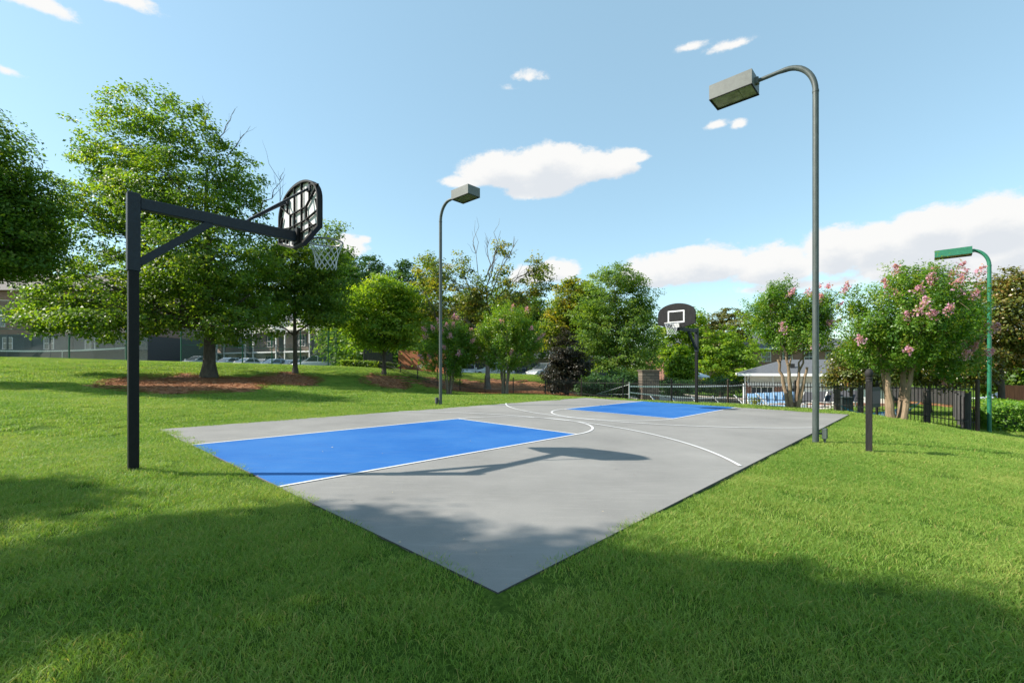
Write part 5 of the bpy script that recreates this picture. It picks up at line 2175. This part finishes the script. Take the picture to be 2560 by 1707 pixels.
def clubhouse():
    Y = 37.0
    g = -1.45
    x0, x1 = 19.0, 28.2
    root = thing('clubhouse', Vector((x0, Y, g)), 'low clubhouse by the pool with a hipped grey roof, white trim and brick piers', 'building', None, -R(25))
    W = x1 - x0
    e = 2.26
    MB().box(.25, W, .12, 8, -.3, e).build('wall', M['siding_cream'], root)
    MB().add([(-.55, -.75, e + .16), (W + .55, -.75, e + .16), (W + .55, 8.6, e + .16), (-.55, 8.6, e + .16), (3.0, 3.9, e + 1.32), (W - 3.0, 3.9, e + 1.32)],
             [(3, 2, 1, 0), (0, 1, 5, 4), (1, 2, 5), (2, 3, 4, 5), (3, 0, 4)]).build('roof', M['roof_shingle'], root)
    MB().box(-.6, W + .6, -.82, -.74, e - .02, e + .18).box(-.62, -.54, -.74, 8.6, e - .02, e + .18).box(-.6, W + .6, -.738, .10, e - .02, e + .0).build('gutter', M['trim_white'], root)
    MB().box(3.2, 3.5, 1.0, 1.3, e + .62, e + .95).build('roof_vent', M['iron'], root)
    vl = MB()
    n = 46
    for i in range(n):
        a, b_ = .1 + (W - .2) * i / n, .1 + (W - .2) * (i + 1) / n
        m_ = (a + b_) / 2
        vl.prism([(a, e - .70), (b_, e - .70), (b_, e - .82), ((b_ + m_) / 2, e - .88), (m_, e - .90), ((a + m_) / 2, e - .88), (a, e - .82)], -.10, -.07)
    vl.box(.1, W - .1, -.11, -.06, e - .70, e - .60)
    vl.build('valance', M['trim_white'], root)
    for xa, xb in ((-0.02, 0.36), (1.96, 2.50), (5.88, 6.52)):
        MB().box(xa, xb, -.04, .5, -.3, e - .58).build('brick_pier', M['brick_red'], root)
        MB().box(xa - .10, xa - .02, -.06, .1, -.3, e - .03).build('corner_board', M['trim_white'], root)
    for xa, xb in ((0.44, 1.04), (1.14, 1.88), (2.62, 3.08), (3.18, 3.76)):
        frame_window(xa, xb, .35, e - .95, .118, root, (1, 0), w=.06)
    for xa, xb in ((3.96, 4.56), (4.68, 5.20), (5.28, 5.80), (6.72, 7.52), (7.68, 8.48)):
        pn = MB().box(xa, xb, .06, .117, .05, e - .9)
        pn.build('panel', M['trim_white'], root)
    MB().box(.3, W - .2, -.005, .117, -.3, .28).build('plinth', M['brick_red'], root)
    MB().tube([(.1, -.78, e), (.12, -.3, e - .22), (.12, .05, e - .30), (.12, .05, -.2)], .04, 8).build('downpipe', M['trim_white'], root)


clubhouse()

# stone pillar by the pool
z = gz(8.4, 28.0)
o = thing('stone_pillar', Vector((8.45, 28.2, z)), 'square stone pillar with a flat cap between the oval tree and the pool', 'pillar')
MB().box(-.52, .52, -.45, .45, -.2, 1.18 - z).build('shaft', M['stone'], o)
MB().box(-.58, .58, -.51, .51, 1.181 - z, 1.27 - z, bevel=.02).build('cap', M['stone'], o)

# ------------------------------------------------------------------ loungers by the pool


def lounger(fabric, loc, rot, label, group):
    root = thing('sun_lounger', loc, label, 'sun lounger', group, rot)
    fr = MB()
    for sx in (-.31, .31):
        fr.bar((sx, -1.0, .33), (sx, .25, .33), .035)
        fr.bar((sx, .25, .33), (sx, .82, .98), .035)
    fr.bar((-.31, -1.0, .33), (.31, -1.0, .33), .035)
    fr.bar((-.31, .82, .98), (.31, .82, .98), .035)
    fr.build('frame', M['trim_white'], root)
    MB().bar((0, -1.0, .36), (0, .25, .36), .58, .03).build('seat', M[fabric], root)
    MB().bar((0, .26, .37), (0, .80, .99), .58, .03).build('backrest', M[fabric], root)
    for sx in (-.31, .31):
        MB().bar((sx, -.8, .32), (sx, -.8, 0), .035).build('leg', M['trim_white'], root)
        MB().bar((sx, .35, .34), (sx, .35, 0), .035).build('leg', M['trim_white'], root)
    return root


def row(fabric, pts, rot, labels, group):
    src = None
    for (x, y), lb in zip(pts, labels):
        p = Vector((x, y, gz(x, y) + .05))
        if src is None:
            src = lounger(fabric, p, rot, lb, group)
        else:
            c = copy_tree(src)
            c.location = p
            c['label'] = lb


ordn = ['first', 'second', 'third', 'fourth', 'fifth', 'sixth', 'seventh', 'eighth', 'ninth']
row('lounge_blue', [(13.9 + .66 * i, 42.8) for i in range(5)], 0.25, [f'deep blue sun lounger across the pool, {ordn[i]} from the stone pillar' for i in range(5)], 'deep blue sun loungers')
row('lounge_pale', [(17.25 + .68 * i, 32.6 + .12 * i) for i in range(6)], -0.35, [f'pale blue sun lounger in front of the clubhouse windows, {ordn[i]} from the left' for i in range(6)], 'pale blue sun loungers')
row('lounge_dark', [(19.2 + .72 * i, 29.9 - .1 * i) for i in range(5)], -0.9, [f'dark sun lounger behind the tall lamp post, {ordn[i]} from the clubhouse piers' for i in range(5)], 'dark sun loungers')
row('lounge_pale', [(9.2 + 1.1 * i, 27.4 - .35 * i) for i in range(6)], 1.2, [f'pale lounger on the near side of the pool, {ordn[i]} from the stone pillar' for i in range(6)], 'pale near sun loungers')

# flower pot and parasol on the deck
p = Vector((14.9, 28.0, gz(14.9, 28.0) + .05))
o = thing('flower_pot', p, 'dark pot of yellow flowers on the pool deck left of the clubhouse', 'flower pot')
MB().lathe([(.18, 0), (.24, .12), (.28, .38), (.30, .40), (.26, .41)], 16).build('pot', M['pot'], o, smooth=True)
rr = np.random.default_rng(5)
Pp = rr.normal(0, 1, (260, 3)) * np.array([.2, .2, .14]) + np.array([0, 0, .62])
quads_mesh('plant', leaves(Pp, unit(Pp - np.array([0, 0, .3])), .11, rr, .5), .6 + rr.normal(0, .3, 260), LEAF['yellow'], o)
p = Vector((17.6, 43.5, gz(17.6, 43.5) + .05))
o = thing('parasol', p, 'white parasol beyond the pool beside the far hoop pole', 'parasol')
MB().tube([(0, 0, 0), (0, 0, 2.3)], .025, 8).build('pole', M['trim_white'], o)
cn = MB()
ring = [(1.25 * math.cos(2 * math.pi * k / 8), 1.25 * math.sin(2 * math.pi * k / 8), 1.95) for k in range(8)]
cn.add([(0, 0, 2.35)] + ring, [(0, 1 + k, 1 + (k + 1) % 8) for k in range(8)])
cn.add([(x * 1.0, y * 1.0, z_ - .12) for (x, y, z_) in ring] + ring, [(k, (k + 1) % 8, 8 + (k + 1) % 8, 8 + k) for k in range(8)])
cn.build('canopy', M['hammock_white'], o)

# ------------------------------------------------------------------ cars


def car(loc, rot, label, paint, suv=False, group='parked cars'):
    root = thing('parked_car', loc, label, 'car', group, rot)
    L, W = (4.7, 1.86) if suv else (4.6, 1.80)
    roof = 1.72 if suv else 1.44
    belt = 1.05 if suv else .93
    # lower body: cross sections along the length
    sec = [(-.5, .55, .70, .76), (-.485, .30, .82, .86), (-.40, .22, .90, .93), (-.22, .20, belt, .98), (.05, .20, belt, 1.0), (.20, .20, belt - .02, .99), (.30, .20, belt - .10, .97), (.43, .24, belt - .20, .90), (.485, .34, .66, .80), (.5, .45, .58, .70)]
    vs, fs = [], []
    for (t, z0, z1, k) in sec:
        w = W / 2 * k
        x = t * L
        vs += [(x, -w * .92, z0), (x, -w, z0 + (z1 - z0) * .35), (x, -w * .985, z0 + (z1 - z0) * .75), (x, -w * .90, z1), (x, w * .90, z1), (x, w * .985, z0 + (z1 - z0) * .75), (x, w, z0 + (z1 - z0) * .35), (x, w * .92, z0)]
    for i in range(len(sec) - 1):
        for j in range(8):
            a, b_ = i * 8 + j, i * 8 + (j + 1) % 8
            fs.append((a, b_, b_ + 8, a + 8))
    fs.append(tuple(range(7, -1, -1)))
    fs.append(tuple(range((len(sec) - 1) * 8, len(sec) * 8)))
    body = MB().add(vs, fs)
    # cabin
    c = [(-.44 if suv else -.36, belt - .04, .86), (-.36 if suv else -.20, roof - .06, .72), (-.16, roof, .73), (.02, roof - .01, .73), (.24, belt - .06, .86)]
    vs, fs = [], []
    for (t, z1, k) in c:
        w = W / 2 * k
        vs += [(t * L, -W / 2 * .88, belt - .05), (t * L, -w, z1), (t * L, w, z1), (t * L, W / 2 * .88, belt - .05)]
    for i in range(len(c) - 1):
        for j in range(3):
            a = i * 4 + j
            fs.append((a, a + 1, a + 5, a + 4))
    body.add(vs, fs)
    bo = body.build('body', M['car_' + paint], root, smooth=True)
    gl = MB()
    zt, zb = roof - .10, belt + .02
    ta, tb_ = (-.40, -.355) if suv else (-.30, -.205)
    for s in (-1, 1):
        y0, y1 = s * W / 2 * .885, s * W / 2 * .76
        for (a0, a1, b0, b1) in ((ta + .03, tb_ + .03, -.11, -.11), (-.09, -.09, .17, .035)):
            gl.add([(a0 * L, y0, zb), (b0 * L, y0, zb), (b1 * L, y1, zt), (a1 * L, y1, zt)], [(0, 1, 2, 3)])
    gl.add([(.232 * L, -W * .40, belt), (.232 * L, W * .40, belt), (.040 * L, W * .345, roof - .06), (.040 * L, -W * .345, roof - .06)], [(0, 1, 2, 3)])
    r0, r1 = (-.445, -.372) if suv else (-.358, -.212)
    gl.add([(r0 * L, -W * .40, belt), (r0 * L, W * .40, belt), (r1 * L, W * .33, roof - .12), (r1 * L, -W * .33, roof - .12)], [(0, 1, 2, 3)])
    gl.build('windows', M['window_glass'], root)
    for t in (-.30, .31):
        for s in (-1, 1):
            wz = .335
            wm = MB().tube([(t * L, s * (W / 2 - .22), wz), (t * L, s * (W / 2 + .005), wz)], .335, 20)
            wo = wm.build('wheel', M['tyre'], root)
            MB().tube([(t * L, s * (W / 2 + .006), wz), (t * L, s * (W / 2 + .02), wz)], .21, 16).build('rim', M['alloy'], wo)
    for s in (-1, 1):
        MB().box(.455 * L, .492 * L, s * W * .34 - .16, s * W * .34 + .16, .62, .74, bevel=.02).build('headlight', M['lamp_glass'], root)
        MB().box(-.497 * L, -.47 * L, s * W * .36 - .12, s * W * .36 + .12, .72, .86, bevel=.02).build('tail_light', M['tail_red'], root)
        MB().box(.16 * L, .20 * L, s * W * .50 - .08, s * W * .50 + .08, belt + .0, belt + .13, bevel=.02).build('wing_mirror', M['car_' + paint], root)
    return root


def park(x, Y, rot, label, paint, suv=False, group='cars parked behind the slope'):
    p = foot(x, Y)
    p.z += .03
    return car(p, rot, label, paint, suv, group)


park(455, 54, -1.9, 'silver car left of the oak trunk', 'silver')
park(524, 56, -1.9, 'pale blue car just right of the oak trunk', 'pale_blue')
park(566, 55, -2.0, 'white car with a dark windscreen, between oak trunk and slim maple', 'white')
park(602, 57, -1.9, 'white car parked behind the gap in the chain link fence', 'white')
park(628, 53.5, -2.1, 'light blue-grey car next to the slim maple', 'pale_blue')
park(668, 54, -2.0, 'silver car partly behind the slim maple trunk', 'silver')
park(722, 50.5, -2.9, 'white tall estate car right of the slim maple', 'white', True)
park(1135, 53, 2.9, 'white car behind the stems of the brighter crape myrtle', 'white', True, 'cars parked beyond the railing')
park(1195, 55, -1.7, 'grey car between the crape myrtle stems and the plum shrub', 'grey', False, 'cars parked beyond the railing')
park(1250, 51.5, -2.3, 'silver off-roader left of the dark plum shrub', 'silver', True, 'cars parked beyond the railing')
park(1078, 54, -1.6, 'white car right of the middle lamp post, behind the railing', 'white', False, 'cars parked beyond the railing')
park(2338, 35.0, 2.7, 'red car beyond the hedge, left of the reddish board fence', 'red', False, 'cars beyond the hedge')
park(2320, 39.5, 2.9, 'silver car behind the red one beyond the hedge', 'silver', False, 'cars beyond the hedge')

# ------------------------------------------------------------------ dry leaves and clippings on the court


def litter():
    r = np.random.default_rng(77)
    n = 90
    u = np.where(r.random(n) < .6, r.random(n) * W_, r.random(n) ** 3 * W_)
    v = np.where(r.random(n) < .6, r.random(n) ** 2.5 * 5, r.random(n) * L_)
    V = []
    for a, b_ in zip(u, v):
        c = court_pt(a, b_, .016)
        t = r.random() * 6.28
        s = .006 + .014 * r.random() ** 2
        w = s * (.25 + .4 * r.random())
        d, e = Vector((math.cos(t), math.sin(t), .1)), Vector((-math.sin(t), math.cos(t), .15))
        V.append([c - d * s, c + e * w + Vector((0, 0, .004)), c + d * s, c - e * w])
    o = quads_mesh('leaf_litter', np.array(V), .5 + r.normal(0, .3, n), mat('dry_leaf', (.42, .34, .22), .8, 0, .4, 30), None)
    tag(o, kind='stuff')


litter()
print('objects', len(bpy.data.objects))
